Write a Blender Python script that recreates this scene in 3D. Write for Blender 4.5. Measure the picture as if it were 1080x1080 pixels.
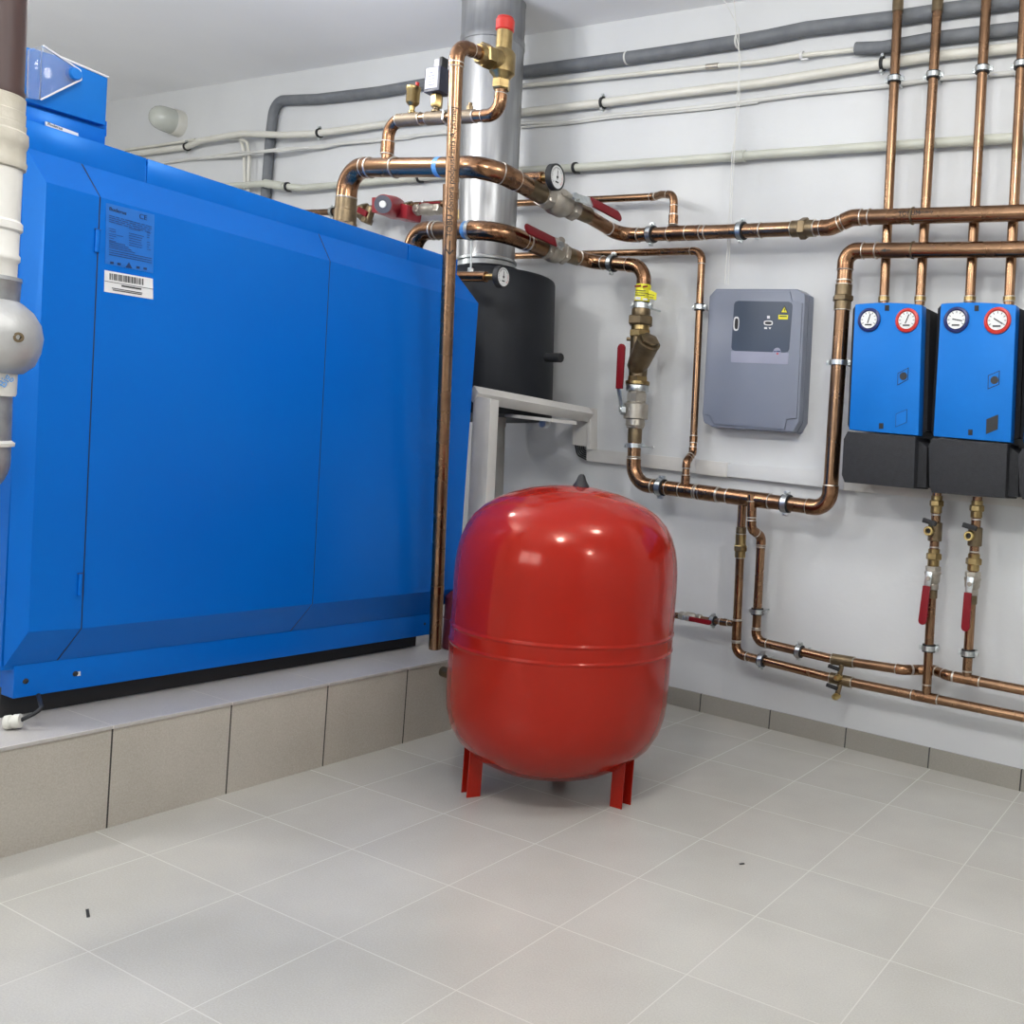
import bpy, bmesh, math, random
from mathutils import Vector, Matrix
random.seed(4)
for o in list(bpy.data.objects): bpy.data.objects.remove(o)
SC = bpy.context.scene
COL = SC.collection
PI = math.pi
V = Vector

# ---------------- camera ----------------
F, CX, CY = 1044.66, 736.12, 520.96
rows = [V((0.871, 0.4844, 0.082)), V((0.09, 0.0068, -0.9959)), None]
rows[0].normalize()
rows[1] = (rows[1] - rows[0] * rows[0].dot(rows[1])).normalized()
rows[2] = rows[0].cross(rows[1])
CAM = V((1.58458, -3.44594, 1.07409))
cd = bpy.data.cameras.new('camera')
cam = bpy.data.objects.new('camera', cd); COL.objects.link(cam)
cam.matrix_world = Matrix(((rows[0].x, -rows[1].x, -rows[2].x, CAM.x), (rows[0].y, -rows[1].y, -rows[2].y, CAM.y),
                           (rows[0].z, -rows[1].z, -rows[2].z, CAM.z), (0, 0, 0, 1)))
cd.sensor_width = 36; cd.lens = F / 1080 * 36
cd.shift_x = (540 - CX) / 1080; cd.shift_y = (CY - 540) / 1080
cd.clip_start = .05; cd.clip_end = 60
SC.camera = cam

# ---------------- world, light, exposure ----------------
w = bpy.data.worlds.new('world'); SC.world = w; w.use_nodes = True
w.node_tree.nodes['Background'].inputs[0].default_value = (.9, .95, 1, 1)
w.node_tree.nodes['Background'].inputs[1].default_value = .25
SC.view_settings.view_transform = 'Standard'; SC.view_settings.look = 'None'
SC.view_settings.gamma = 1; SC.view_settings.use_curve_mapping = False
SC.view_settings.exposure = 0.12
LAMPS = [(-1.83, -1.3, 9.5), (-1.84, -2.67, 18.5), (.6, -2.8, 19.5), (.93, -1.24, 8), (-4.4, -2.3, 16), (3.0, -3.0, 11)]
for i, (x, y, e) in enumerate(LAMPS):
    ld = bpy.data.lights.new('ceiling_lamp_light', 'POINT'); ld.shadow_soft_size = .12
    ld.energy = e * 3.2; ld.color = (1, .985, .955)
    lo = bpy.data.objects.new('ceiling_lamp_light', ld); COL.objects.link(lo)
    lo.location = (x, y, 2.60)

# ---------------- pixel -> place helpers (camera solved from the floor tiles) ----------------
WA, WB = 0.214, -0.065                       # pipe wall: y = WA + WB x
WN = V((WB, -1, 0)).normalized()             # into the room
WX = V((1, WB, 0)).normalized()
UP = V((0, 0, 1))
def ray(u, v): return rows[0] * ((u - CX) / F) + rows[1] * ((v - CY) / F) + rows[2]
def A(u, v, x=None, y=None, z=None):
    d = ray(u, v)
    t = (x - CAM.x) / d.x if x is not None else (y - CAM.y) / d.y if y is not None else (z - CAM.z) / d.z
    return CAM + d * t
def W(u, v, off=0.0):
    d = ray(u, v)
    t = ((WA - off) - (CAM.y - WB * CAM.x)) / (d.y - WB * d.x)
    return CAM + d * t
def pj(p):
    q = V(p) - CAM
    z = q.dot(rows[2]); return F * q.dot(rows[0]) / z + CX, F * q.dot(rows[1]) / z + CY, z
def mpx(p, px): return px * pj(p)[2] / F     # size in metres of px pixels at p

# ---------------- materials ----------------
def ramp(nt, stops):
    r = nt.nodes.new('ShaderNodeValToRGB')
    while len(r.color_ramp.elements) < len(stops): r.color_ramp.elements.new(.5)
    for e, (p, c) in zip(r.color_ramp.elements, stops): e.position = p; e.color = (*c, 1)
    return r
def mat(name, col, rough=.5, metal=0, col2=None, scale=8, bump=0, bscale=60, coat=0, spec=.5, stretch=None, rvar=0, detail=4):
    m = bpy.data.materials.new(name); m.use_nodes = True; nt = m.node_tree; b = nt.nodes['Principled BSDF']
    b.inputs['Roughness'].default_value = rough; b.inputs['Metallic'].default_value = metal
    b.inputs['Coat Weight'].default_value = coat; b.inputs['Coat Roughness'].default_value = .08
    b.inputs['Specular IOR Level'].default_value = spec
    g = nt.nodes.new('ShaderNodeNewGeometry')
    mp = nt.nodes.new('ShaderNodeMapping'); nt.links.new(g.outputs['Position'], mp.inputs[0])
    if stretch: mp.inputs['Scale'].default_value = stretch
    n = nt.nodes.new('ShaderNodeTexNoise'); n.inputs['Scale'].default_value = scale; n.inputs['Detail'].default_value = detail
    nt.links.new(mp.outputs[0], n.inputs['Vector'])
    c2 = col2 or tuple(c * .88 for c in col)
    r = ramp(nt, [(.3, col), (.7, c2)]); nt.links.new(n.outputs['Fac'], r.inputs[0]); nt.links.new(r.outputs[0], b.inputs['Base Color'])
    if rvar:
        mr = nt.nodes.new('ShaderNodeMapRange'); mr.inputs[1].default_value = .3; mr.inputs[2].default_value = .7
        mr.inputs[3].default_value = rough - rvar; mr.inputs[4].default_value = rough + rvar
        nt.links.new(n.outputs['Fac'], mr.inputs[0]); nt.links.new(mr.outputs[0], b.inputs['Roughness'])
    if bump:
        n2 = nt.nodes.new('ShaderNodeTexNoise'); n2.inputs['Scale'].default_value = bscale; n2.inputs['Detail'].default_value = 5
        nt.links.new(g.outputs['Position'], n2.inputs['Vector'])
        bp = nt.nodes.new('ShaderNodeBump'); bp.inputs['Strength'].default_value = bump; bp.inputs['Distance'].default_value = .01
        nt.links.new(n2.outputs['Fac'], bp.inputs['Height']); nt.links.new(bp.outputs[0], b.inputs['Normal'])
    return m
def tint(m, c):
    m.node_tree.nodes['Principled BSDF'].inputs['Specular Tint'].default_value = (*c, 1)
def tile_mat(name, c1, c2, grout, axes, width, rough=.35, var=.06, spk=.05, gbump=.5):
    """axes: (vector, offset, period): joints where dot(pos,vector)+offset is a multiple of period"""
    m = bpy.data.materials.new(name); m.use_nodes = True; nt = m.node_tree; b = nt.nodes['Principled BSDF']
    L = nt.links.new; N = nt.nodes.new
    def math_(op, a, bb=None, c=None):
        q = N('ShaderNodeMath'); q.operation = op
        for i, s in enumerate((a, bb, c)):
            if s is None: continue
            if isinstance(s, (int, float)): q.inputs[i].default_value = s
            else: L(s, q.inputs[i])
        return q.outputs[0]
    g = N('ShaderNodeNewGeometry'); mask = None; ids = []
    for vec, off, per in axes:
        d = N('ShaderNodeVectorMath'); d.operation = 'DOT_PRODUCT'; L(g.outputs['Position'], d.inputs[0]); d.inputs[1].default_value = vec
        t = math_('DIVIDE', math_('ADD', d.outputs['Value'], off), per)
        fl = math_('FLOOR', math_('ADD', t, .5)); ids.append(math_('FLOOR', t))
        dist = math_('MULTIPLY', math_('ABSOLUTE', math_('SUBTRACT', t, fl)), per)
        k = math_('LESS_THAN', dist, width / 2)
        mask = k if mask is None else math_('MAXIMUM', mask, k)
    cmb = N('ShaderNodeCombineXYZ')
    for i, q in enumerate(ids): L(q, cmb.inputs[i])
    wn = N('ShaderNodeTexWhiteNoise'); L(cmb.outputs[0], wn.inputs['Vector'])
    n = N('ShaderNodeTexNoise'); n.inputs['Scale'].default_value = 3.5; n.inputs['Detail'].default_value = 6; L(g.outputs['Position'], n.inputs['Vector'])
    n3 = N('ShaderNodeTexNoise'); n3.inputs['Scale'].default_value = 260; n3.inputs['Detail'].default_value = 2; L(g.outputs['Position'], n3.inputs['Vector'])
    fac = math_('ADD', math_('ADD', n.outputs['Fac'], math_('MULTIPLY', math_('SUBTRACT', wn.outputs['Value'], .5), var * 4)), math_('MULTIPLY', math_('SUBTRACT', n3.outputs['Fac'], .5), spk * 20))
    r = ramp(nt, [(.2, c1), (.85, c2)]); L(fac, r.inputs[0])
    mx = N('ShaderNodeMix'); mx.data_type = 'RGBA'; L(mask, mx.inputs[0]); L(r.outputs[0], mx.inputs[6]); mx.inputs[7].default_value = (*grout, 1)
    L(mx.outputs[2], b.inputs['Base Color'])
    rr = math_('ADD', math_('MULTIPLY', mask, .4), rough); L(rr, b.inputs['Roughness'])
    bp = N('ShaderNodeBump'); bp.inputs['Strength'].default_value = gbump; bp.inputs['Distance'].default_value = .002
    L(math_('SUBTRACT', 1, mask), bp.inputs['Height']); L(bp.outputs[0], b.inputs['Normal'])
    return m

M = {}
M['wall'] = mat('painted_plaster', (.60, .612, .618), .75, col2=(.56, .57, .578), scale=2.2, bump=.12, bscale=28)
M['ceiling'] = mat('ceiling_paint', (.87, .875, .885), .8, col2=(.83, .835, .85), scale=1.5, bump=.05, bscale=40)
M['floor'] = tile_mat('floor_tiles', (.395, .384, .348), (.475, .46, .422), (.46, .445, .41), [((1, 0, 0), 0, .33), ((0, 1, 0), 0, .33)], .0026, .24, gbump=.2)
M['plinth'] = tile_mat('plinth_tiles', (.36, .33, .28), (.46, .43, .375), (.035, .032, .03), [((0, 1, 0), 1.952, .3395)], .0045, .45, var=.04)
M['plinth_top'] = tile_mat('plinth_top_tiles', (.40, .38, .36), (.47, .45, .43), (.62, .59, .55), [((0, 1, 0), 1.952, .3395), ((1, 0, 0), .887, .33)], .003, .35, var=.04)
M['skirt'] = tile_mat('baseboard_tiles', (.25, .235, .205), (.31, .29, .255), (.03, .03, .03), [((WX.x, WX.y, 0), .363, .334)], .005, .4, var=.1)
M['blue'] = mat('blue_enamel', (.0, .115, .50), .27, col2=(.0, .108, .48), scale=3, spec=.75)
tint(M['blue'], (.2, .52, 1))
M['blue_dark_gap'] = mat('panel_joint', (.0, .008, .035), .6)
M['blue_label'] = mat('blue_print_label', (.003, .13, .50), .35)
M['pump_blue'] = mat('pump_cover_blue', (.006, .145, .52), .42, col2=(.006, .137, .49), bump=.04, bscale=200)
tint(M['pump_blue'], (.3, .6, 1))
M['red'] = mat('red_gloss_enamel', (.31, .0112, .0052), .13, col2=(.29, .0102, .0048), scale=3, coat=.1, spec=.5)
tint(M['red'], (1, .5, .4))
M['handle_red'] = mat('red_vinyl', (.19, .006, .012), .5, col2=(.16, .005, .010), spec=.2)
M['pump_red'] = mat('pump_red_enamel', (.30, .02, .03), .35)
M['copper'] = mat('copper', (.36, .21, .12), .27, 1, col2=(.20, .118, .07), scale=9, rvar=.07, detail=8)
M['copper2'] = mat('copper_fitting', (.34, .185, .10), .25, 1, col2=(.18, .098, .056), scale=22, rvar=.06, detail=6)
M['solder'] = mat('solder', (.62, .58, .52), .4, 1)
M['bronze'] = mat('dull_bronze', (.23, .17, .10), .42, .9, col2=(.15, .115, .07), scale=30, bump=.06, bscale=150)
M['brass'] = mat('brass', (.42, .31, .14), .32, 1, col2=(.27, .19, .085), scale=30)
M['nickel'] = mat('nickel_plate', (.44, .405, .345), .36, .65, col2=(.34, .31, .265), scale=30, bump=.03, bscale=120)
M['zinc'] = mat('zinc_steel', (.62, .65, .65), .33, 1, col2=(.48, .51, .51), scale=40)
M['rubber'] = mat('black_rubber', (.012, .013, .015), .6)
M['epp'] = mat('black_foam_shell', (.019, .020, .024), .75, col2=(.013, .014, .017), scale=60, bump=.25, bscale=260)
M['drum'] = mat('black_foil_insulation', (.008, .010, .014), .55, col2=(.012, .014, .018), scale=5, spec=.3, bump=.08, bscale=12)
M['dark'] = mat('dark_frame', (.02, .021, .022), .7)
M['steel'] = mat('brushed_flue_steel', (.40, .405, .41), .36, .9, col2=(.30, .305, .31), scale=3, stretch=(14, 14, .8), rvar=.06, bump=.02, bscale=20)
M['flue_grey'] = mat('grey_flue', (.34, .33, .31), .5, .5, col2=(.24, .235, .22), scale=7)
M['galv'] = mat('galvanised', (.42, .43, .43), .45, .75, col2=(.30, .31, .31), scale=35, bump=.05)
M['cast'] = mat('cast_silver', (.50, .50, .49), .42, .5, col2=(.42, .42, .41), scale=14, bump=.12, bscale=90)
M['whitepipe'] = mat('white_painted_pipe', (.63, .62, .56), .38, col2=(.57, .56, .50), scale=6)
M['greenpipe'] = mat('grey_white_plastic_pipe', (.52, .53, .46), .4, col2=(.46, .47, .41), scale=6)
M['insul'] = mat('grey_foam_insulation', (.115, .125, .14), .65, col2=(.16, .17, .18), scale=14, bump=.3, bscale=40)
M['trunk'] = mat('trunking', (.60, .585, .555), .4)
M['cable'] = mat('white_cable', (.62, .62, .59), .5)
M['lampglass'] = mat('opal_glass', (.50, .52, .47), .15, coat=.5)
M['boxgrey'] = mat('grey_plastic_case', (.185, .205, .26), .38, col2=(.175, .195, .25))
M['panelblue'] = mat('dark_slate_panel', (.040, .058, .092), .35)
M['lilac'] = mat('pale_grey_strip', (.30, .31, .40), .4)
M['white'] = mat('white_print', (.70, .70, .70), .4)
M['dial'] = mat('dial_face', (.72, .73, .72), .3)
M['black'] = mat('black_print', (.01, .01, .012), .5)
M['ink'] = mat('dark_blue_print', (.0, .02, .10), .4)
M['navy'] = mat('navy_ring', (.012, .022, .12), .35)
M['ringred'] = mat('red_ring', (.55, .03, .02), .35)
M['yellow'] = mat('yellow_sticker', (.80, .74, .02), .4)
M['bluesticker'] = mat('blue_sticker', (.10, .30, .62), .35)
M['rust'] = mat('rust_brown_paint', (.052, .024, .020), .45, col2=(.038, .018, .016), scale=6, stretch=(8, 8, 1))
M['tape'] = mat('wrapped_tape', (.52, .49, .42), .7, col2=(.38, .35, .28), scale=14, bump=.3, bscale=30)
M['brass2'] = mat('bright_brass', (.66, .50, .20), .3, 1)
M['tin'] = mat('tinned_bronze', (.26, .21, .155), .55, .75, col2=(.18, .145, .105), scale=30, bump=.04, bscale=120)
M['whiteplas'] = mat('white_plaster_pipe', (.68, .67, .63), .6, col2=(.60, .58, .53), scale=8, bump=.08)
M['darkred'] = mat('dark_red_enamel', (.10, .012, .02), .35)
M['greybox'] = mat('switch_label', (.50, .50, .56), .4)
M['navycase'] = mat('navy_case', (.03, .035, .06), .4)
gm = bpy.data.materials.new('clear_plastic'); gm.use_nodes = True; M['clear'] = gm
b_ = gm.node_tree.nodes['Principled BSDF']; b_.inputs['Base Color'].default_value = (.93, .96, 1, 1)
b_.inputs['Roughness'].default_value = .08; b_.inputs['Transmission Weight'].default_value = .92; b_.inputs['IOR'].default_value = 1.25

# ---------------- object helpers ----------------
ORG = {}
def thing(name, label, cat, loc, group=None):
    o = bpy.data.objects.new(name, None); o.empty_display_size = .05
    COL.objects.link(o); o.location = loc; ORG[o.name] = V(loc)
    o['label'] = label; o['category'] = cat
    if group: o['group'] = group
    return o
def smooth(me, ang=40):
    for p in me.polygons: p.use_smooth = True
    try: me.set_sharp_from_angle(angle=math.radians(ang))
    except Exception: pass
def obj(name, bm, m, parent=None, label=None, cat=None, group=None, kind=None, ang=40, origin=None):
    bmesh.ops.recalc_face_normals(bm, faces=bm.faces[:])
    pl = ORG.get(parent.name, V((0, 0, 0))) if parent else V((0, 0, 0))
    if origin is None:
        cs = [v.co for v in bm.verts]
        origin = V(((min(c.x for c in cs) + max(c.x for c in cs)) / 2, (min(c.y for c in cs) + max(c.y for c in cs)) / 2, min(c.z for c in cs)))
    origin = V(origin)
    bmesh.ops.translate(bm, verts=bm.verts[:], vec=-origin)
    me = bpy.data.meshes.new(name); bm.to_mesh(me); bm.free()
    me.materials.append(M[m] if isinstance(m, str) else m); smooth(me, ang)
    o = bpy.data.objects.new(name, me); COL.objects.link(o)
    o.location = origin - pl
    if parent: o.parent = parent
    ORG[o.name] = origin
    if label: o['label'] = label
    if cat: o['category'] = cat
    if group: o['group'] = group
    if kind: o['kind'] = kind
    return o
def BM(): return bmesh.new()
def perp(t):
    t = t.normalized()
    a = V((0, 0, 1)) if abs(t.z) < .9 else V((1, 0, 0))
    x = (a - t * a.dot(t)).normalized(); return x, t.cross(x)
def fillet(pts, rad):
    """-> samples [(p)], bend spans [(i0,i1)]"""
    pts = [V(p) for p in pts]; out = [pts[0]]; spans = []
    for i in range(1, len(pts) - 1):
        a, p, b = pts[i - 1], pts[i], pts[i + 1]
        d0 = (a - p); d1 = (b - p); l0, l1 = d0.length, d1.length; d0.normalize(); d1.normalize()
        ang = d0.angle(d1)
        if PI - ang < .02: out.append(p); continue
        r = rad[i] if isinstance(rad, (list, tuple)) else rad
        tl = min(r / math.tan(ang / 2), l0 * .48, l1 * .48); r = tl * math.tan(ang / 2)
        c = p + (d0 + d1).normalized() * (r / math.sin(ang / 2))
        s = p + d0 * tl; e = p + d1 * tl; vs = s - c; ve = e - c; tot = vs.angle(ve); ax = vs.cross(ve).normalized()
        n = max(4, int(tot / .16)); i0 = len(out)
        for k in range(n + 1): out.append(c + Matrix.Rotation(tot * k / n, 3, ax) @ vs)
        if PI - ang > .25: spans.append((i0, len(out) - 1))
    out.append(pts[-1]); return out, spans
def densify(pts, step=.02):
    out = [pts[0]]
    for a, b in zip(pts, pts[1:]):
        n = max(1, int((b - a).length / step))
        for k in range(1, n + 1): out.append(a.lerp(b, k / n))
    return out
def sweep(bm, pts, r, seg=20, cap=True):
    pts = [V(p) for p in pts]; q = [pts[0]]
    for p in pts[1:]:
        if (p - q[-1]).length > 1e-5: q.append(p)
    pts = q; rings = []; n = len(pts); x = None
    for i, p in enumerate(pts):
        t = ((pts[min(i + 1, n - 1)] - p).normalized() if i < n - 1 else V()) + ((p - pts[i - 1]).normalized() if i > 0 else V())
        t.normalize()
        if x is None: x, y = perp(t)
        else: x = (x - t * x.dot(t)).normalized(); y = t.cross(x)
        rr = r(i / (n - 1)) if callable(r) else r
        rings.append([bm.verts.new(p + (x * math.cos(2 * PI * k / seg) + y * math.sin(2 * PI * k / seg)) * rr) for k in range(seg)])
    for a, b in zip(rings, rings[1:]):
        for k in range(seg): bm.faces.new((a[k], a[(k + 1) % seg], b[(k + 1) % seg], b[k]))
    if cap:
        bm.faces.new(rings[0]); bm.faces.new(rings[-1])
    return bm
def lathe(bm, o, ax, prof, seg=24, phase=0, sx=1.0, xref=None):
    """prof: (t, r) along ax from o"""
    o = V(o); ax = V(ax).normalized()
    if xref is not None: x = (V(xref) - ax * V(xref).dot(ax)).normalized(); y = ax.cross(x)
    else: x, y = perp(ax)
    rings = []
    for t, r in prof:
        if r < 1e-6: rings.append([bm.verts.new(o + ax * t)]); continue
        rings.append([bm.verts.new(o + ax * t + (x * math.cos(phase + 2 * PI * k / seg) * sx + y * math.sin(phase + 2 * PI * k / seg)) * r) for k in range(seg)])
    for a, b in zip(rings, rings[1:]):
        if len(a) == 1 and len(b) == 1: continue
        for k in range(seg):
            if len(a) == 1: bm.faces.new((a[0], b[(k + 1) % seg], b[k]))
            elif len(b) == 1: bm.faces.new((a[k], a[(k + 1) % seg], b[0]))
            else: bm.faces.new((a[k], a[(k + 1) % seg], b[(k + 1) % seg], b[k]))
    if len(rings[0]) > 1: bm.faces.new(rings[0])
    if len(rings[-1]) > 1: bm.faces.new(rings[-1])
    return bm
def cyl(bm, o, ax, l, r, seg=20, bev=.0):
    b = bev or min(r, l) * .12
    return lathe(bm, o, ax, [(0, r - b), (b, r), (l - b, r), (l, r - b)], seg)
def hexn(bm, o, ax, l, r, ref=None):
    b = l * .14
    return lathe(bm, o, ax, [(0, r * .9), (b, r), (l - b, r), (l, r * .9)], 6, xref=ref)
def box(bm, c, hx, hy, hz, ex=V((1, 0, 0)), ey=V((0, 1, 0)), ez=V((0, 0, 1)), bev=0):
    c = V(c); vs = []
    t = bmesh.new()
    for sz in (-1, 1):
        for sx, sy in ((-1, -1), (1, -1), (1, 1), (-1, 1)):
            vs.append(t.verts.new(c + ex * hx * sx + ey * hy * sy + ez * hz * sz))
    for f in ((0, 1, 2, 3), (4, 5, 6, 7), (0, 1, 5, 4), (1, 2, 6, 5), (2, 3, 7, 6), (3, 0, 4, 7)): t.faces.new([vs[i] for i in f])
    merge(bm, t, bev); return bm
def merge(bm, t, bev=0, seg=2):
    bmesh.ops.recalc_face_normals(t, faces=t.faces[:])
    if bev: bmesh.ops.bevel(t, geom=t.edges[:] + t.verts[:], offset=bev, segments=seg, affect='EDGES', profile=.6)
    me = bpy.data.meshes.new('tmp'); t.to_mesh(me); t.free(); bm.from_mesh(me); bpy.data.meshes.remove(me)
def loft(bm, polyA, polyB, bev=0, seg=2):
    """solid between two equal-length outlines"""
    t = bmesh.new(); a = [t.verts.new(V(p)) for p in polyA]; b = [t.verts.new(V(p)) for p in polyB]; n = len(a)
    for k in range(n): t.faces.new((a[k], a[(k + 1) % n], b[(k + 1) % n], b[k]))
    t.faces.new(a); t.faces.new(b); merge(bm, t, bev, seg); return bm
def prism(bm, poly, d, bev=0, seg=2):
    return loft(bm, poly, [V(p) + d for p in poly], bev, seg)
def bar(bm, p0, p1, wd, th, n, bev=.002):
    """flat bar from p0 to p1, wide across, thin along n"""
    p0 = V(p0); p1 = V(p1); ax = (p1 - p0); l = ax.length; ax.normalize(); n = (V(n) - ax * V(n).dot(ax)).normalized(); s = ax.cross(n)
    return box(bm, (p0 + p1) / 2, l / 2, wd / 2, th / 2, ax, s, n, bev)
def wslab(bm, px, o0, o1, bev=0):
    """outline seen on the wall-parallel plane at distance o1, solid back to o0"""
    f = [W(u, v, o1) for u, v in px]; return prism(bm, f, -WN * (o1 - o0), bev)
def xslab(bm, px, x1, th, bev=0):
    f = [A(u, v, x=x1) for u, v in px]; return prism(bm, f, V((-th, 0, 0)), bev)
def text(s, o, ex, ey, size, m, parent, name='lettering', th=.0004, align='LEFT'):
    cu = bpy.data.curves.new('t', 'FONT'); cu.body = s; cu.size = size; cu.extrude = th; cu.align_x = align
    to = bpy.data.objects.new('t', cu); COL.objects.link(to)
    dg = bpy.context.evaluated_depsgraph_get(); me = bpy.data.meshes.new_from_object(to.evaluated_get(dg))
    bpy.data.objects.remove(to); bm = bmesh.new(); bm.from_mesh(me); bpy.data.meshes.remove(me)
    ex = ex.normalized(); n = ex.cross(ey).normalized(); ey = n.cross(ex)
    mt = Matrix(((ex.x, ey.x, n.x, o.x), (ex.y, ey.y, n.y, o.y), (ex.z, ey.z, n.z, o.z), (0, 0, 0, 1)))
    bmesh.ops.transform(bm, matrix=mt, verts=bm.verts[:])
    return obj(name, bm, m, parent)

# ---------------- structure ----------------
def quad_slab(name, p, d, m, label, **k):
    return obj(name, prism(BM(), p, d), m, None, label, kind='structure', **k)
X0, X1, Y0 = -6.4, 3.6, -5.2
wy = lambda x: WA + WB * x
cz = lambda x: 2.962 - .0425 * x
quad_slab('floor', [V((X0, Y0, 0)), V((X1, Y0, 0)), V((X1, wy(X1) + .1, 0)), V((X0, wy(X0) + .1, 0))], V((0, 0, -.1)), 'floor', 'pale grey square ceramic floor tiles with light grout', cat='floor')
quad_slab('wall_back', [V((X0, wy(X0), -.05)), V((X1, wy(X1), -.05)), V((X1, wy(X1), 3.4)), V((X0, wy(X0), 3.4))], V((0, .15, 0)), 'wall', 'white plastered wall that carries all the pipes', cat='wall')
quad_slab('wall_left', [V((X0, Y0, -.05)), V((X0, wy(X0), -.05)), V((X0, wy(X0), 3.4)), V((X0, Y0, 3.4))], V((-.15, 0, 0)), 'wall', 'white plastered wall far behind the boiler', cat='wall')
quad_slab('wall_right', [V((X1, Y0, -.05)), V((X1, wy(X1), -.05)), V((X1, wy(X1), 3.4)), V((X1, Y0, 3.4))], V((.15, 0, 0)), 'wall', 'white plastered wall to the right of the room', cat='wall')
quad_slab('wall_front', [V((X0, Y0, -.05)), V((X1, Y0, -.05)), V((X1, Y0, 3.4)), V((X0, Y0, 3.4))], V((0, -.15, 0)), 'wall', 'white plastered wall opposite the pipes', cat='wall')
quad_slab('ceiling', [V((X0, Y0, cz(X0))), V((X1, Y0, cz(X1))), V((X1, wy(X1), cz(X1))), V((X0, wy(X0), cz(X0)))], V((0, 0, .1)), 'ceiling', 'plain pale grey painted ceiling', cat='ceiling')
bb = []
for x in (-.9, X1):
    bb.append(x)
BT = .010
p = [V((-6.3, wy(-6.3), 0)), V((X1 - .01, wy(X1), 0)), V((X1 - .01, wy(X1), .076)), V((-6.3, wy(-6.3), .076))]
obj('baseboard_back', prism(BM(), p, WN * BT), 'skirt', None, 'brown grey tiled baseboard along the foot of the pipe wall', cat='baseboard', kind='structure')

# window high in the wall opposite the pipes (behind the camera)
em = bpy.data.materials.new('daylit_pane'); em.use_nodes = True; eb = em.node_tree.nodes['Principled BSDF']
eb.inputs['Base Color'].default_value = (.7, .75, .8, 1); eb.inputs['Emission Color'].default_value = (.9, .96, 1, 1); eb.inputs['Emission Strength'].default_value = 6.0
M['pane'] = em
wx0, wx1, wz0, wz1 = -1.25, .35, 1.42, 2.30
wf = obj('window_1', prism(BM(), [V((wx0, Y0 + .003, wz0)), V((wx1, Y0 + .003, wz0)), V((wx1, Y0 + .003, wz1)), V((wx0, Y0 + .003, wz1))], V((0, .012, 0))), 'pane', None, 'daylit window in the wall opposite the pipes', cat='window', kind='structure')
bm = BM()
for c_, hx, hz in (((wx0 + wx1) / 2, (wx1 - wx0) / 2 + .05, None), ):
    for z_ in (wz0 - .02, wz1 + .02): box(bm, V((c_, Y0 + .02, z_)), hx, .02, .03, bev=.003)
for x_ in (wx0 - .02, (wx0 + wx1) / 2, wx1 + .02): box(bm, V((x_, Y0 + .021, (wz0 + wz1) / 2)), .03, .02, (wz1 - wz0) / 2 + .04, bev=.003)
obj('window_frame', bm, 'whitepipe', wf)

# tiled plinth under the boiler
PX, PZ = -.887, .267
pl = thing('tiled_plinth', 'low step clad in beige grey tiles that carries the blue boiler', 'plinth', (-1.8, -1.6, 0))
PY1 = -.16
obj('riser', prism(BM(), [V((PX, -3.4, 0)), V((PX, PY1, 0)), V((PX, PY1, PZ - .008)), V((PX, -3.4, PZ - .008))], V((-1.9, 0, 0))), 'plinth', pl)
obj('tread', prism(BM(), [V((PX + .004, -3.4, PZ - .008)), V((PX + .004, PY1, PZ - .008)), V((PX + .004, PY1, PZ)), V((PX + .004, -3.4, PZ))], V((-1.9, 0, 0))), 'plinth_top', pl)

# ---------------- boiler ----------------
XB, XF, XR = -1.07, -1.02, -2.05
bo = thing('floor_standing_boiler', 'large blue floor-standing boiler with angled panel edges on the tiled plinth', 'boiler', (-1.5, -1.4, PZ))
def bx(u, v): return A(u, v, x=XB)
def fx(u, v): return A(u, v, x=XF)
# skirt
sk = [bx(13.5, 737), bx(459, 668.5), bx(459, 645.5), bx(15, 702)]
sk[1] = V((XB, -.645, sk[1].z)); sk[2] = V((XB, -.645, sk[2].z - .0))
sk[1].z = bx(450.5, 669.6).z; sk[2].z = bx(450.5, 647.5).z
obj('base_skirt', prism(BM(), sk, V((XR - XB, 0, 0)), .002), 'blue', bo)
# core body
zt = 1.742
body = [V((XB - .004, -2.13, .40)), V((XB - .004, -.65, .40)), V((XB - .004, -.65, 1.72)), V((XB - .004, -2.13, 1.735))]
obj('body', prism(BM(), body, V((XR - XB, 0, 0)), .003), 'blue', bo)
obj('seam_backing', prism(BM(), [V((XF - .012, -2.02, .56)), V((XF - .012, -.66, .56)), V((XF - .012, -.66, 1.56)), V((XF - .012, -2.02, 1.56))], V((-.03, 0, 0))), 'blue_dark_gap', bo)
# top band: three lengths with hairline joints
tb0, tb1 = bx(26, 125), V((XB, -.641, 0)); tb1.z = bx(483, 274).z
bb0 = bx(31, 156.5); bb1 = bx(484, 300); 
j1, j2 = bx(154.5, 180).y, bx(430.5, 265).y
ztop = lambda y: tb0.z + (tb1.z - tb0.z) * (y - tb0.y) / (tb1.y - tb0.y)
zbot = lambda y: bx(31, 156.5).z + (bx(430, 274.5).z - bx(31, 156.5).z) * (y - bb0.y) / (bx(430, 274.5).y - bb0.y)
G = .0022
for a, b in ((tb0.y, j1 - G), (j1 + G, j2 - G), (j2 + G, tb1.y)):
    q = [V((XB, a, zbot(a) - .01)), V((XB, b, zbot(b) - .01)), V((XB, b, ztop(b))), V((XB, a, ztop(a)))]
    obj('top_panel', prism(BM(), q, V((XR - XB, 0, 0)), .0015), 'blue', bo)
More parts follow.
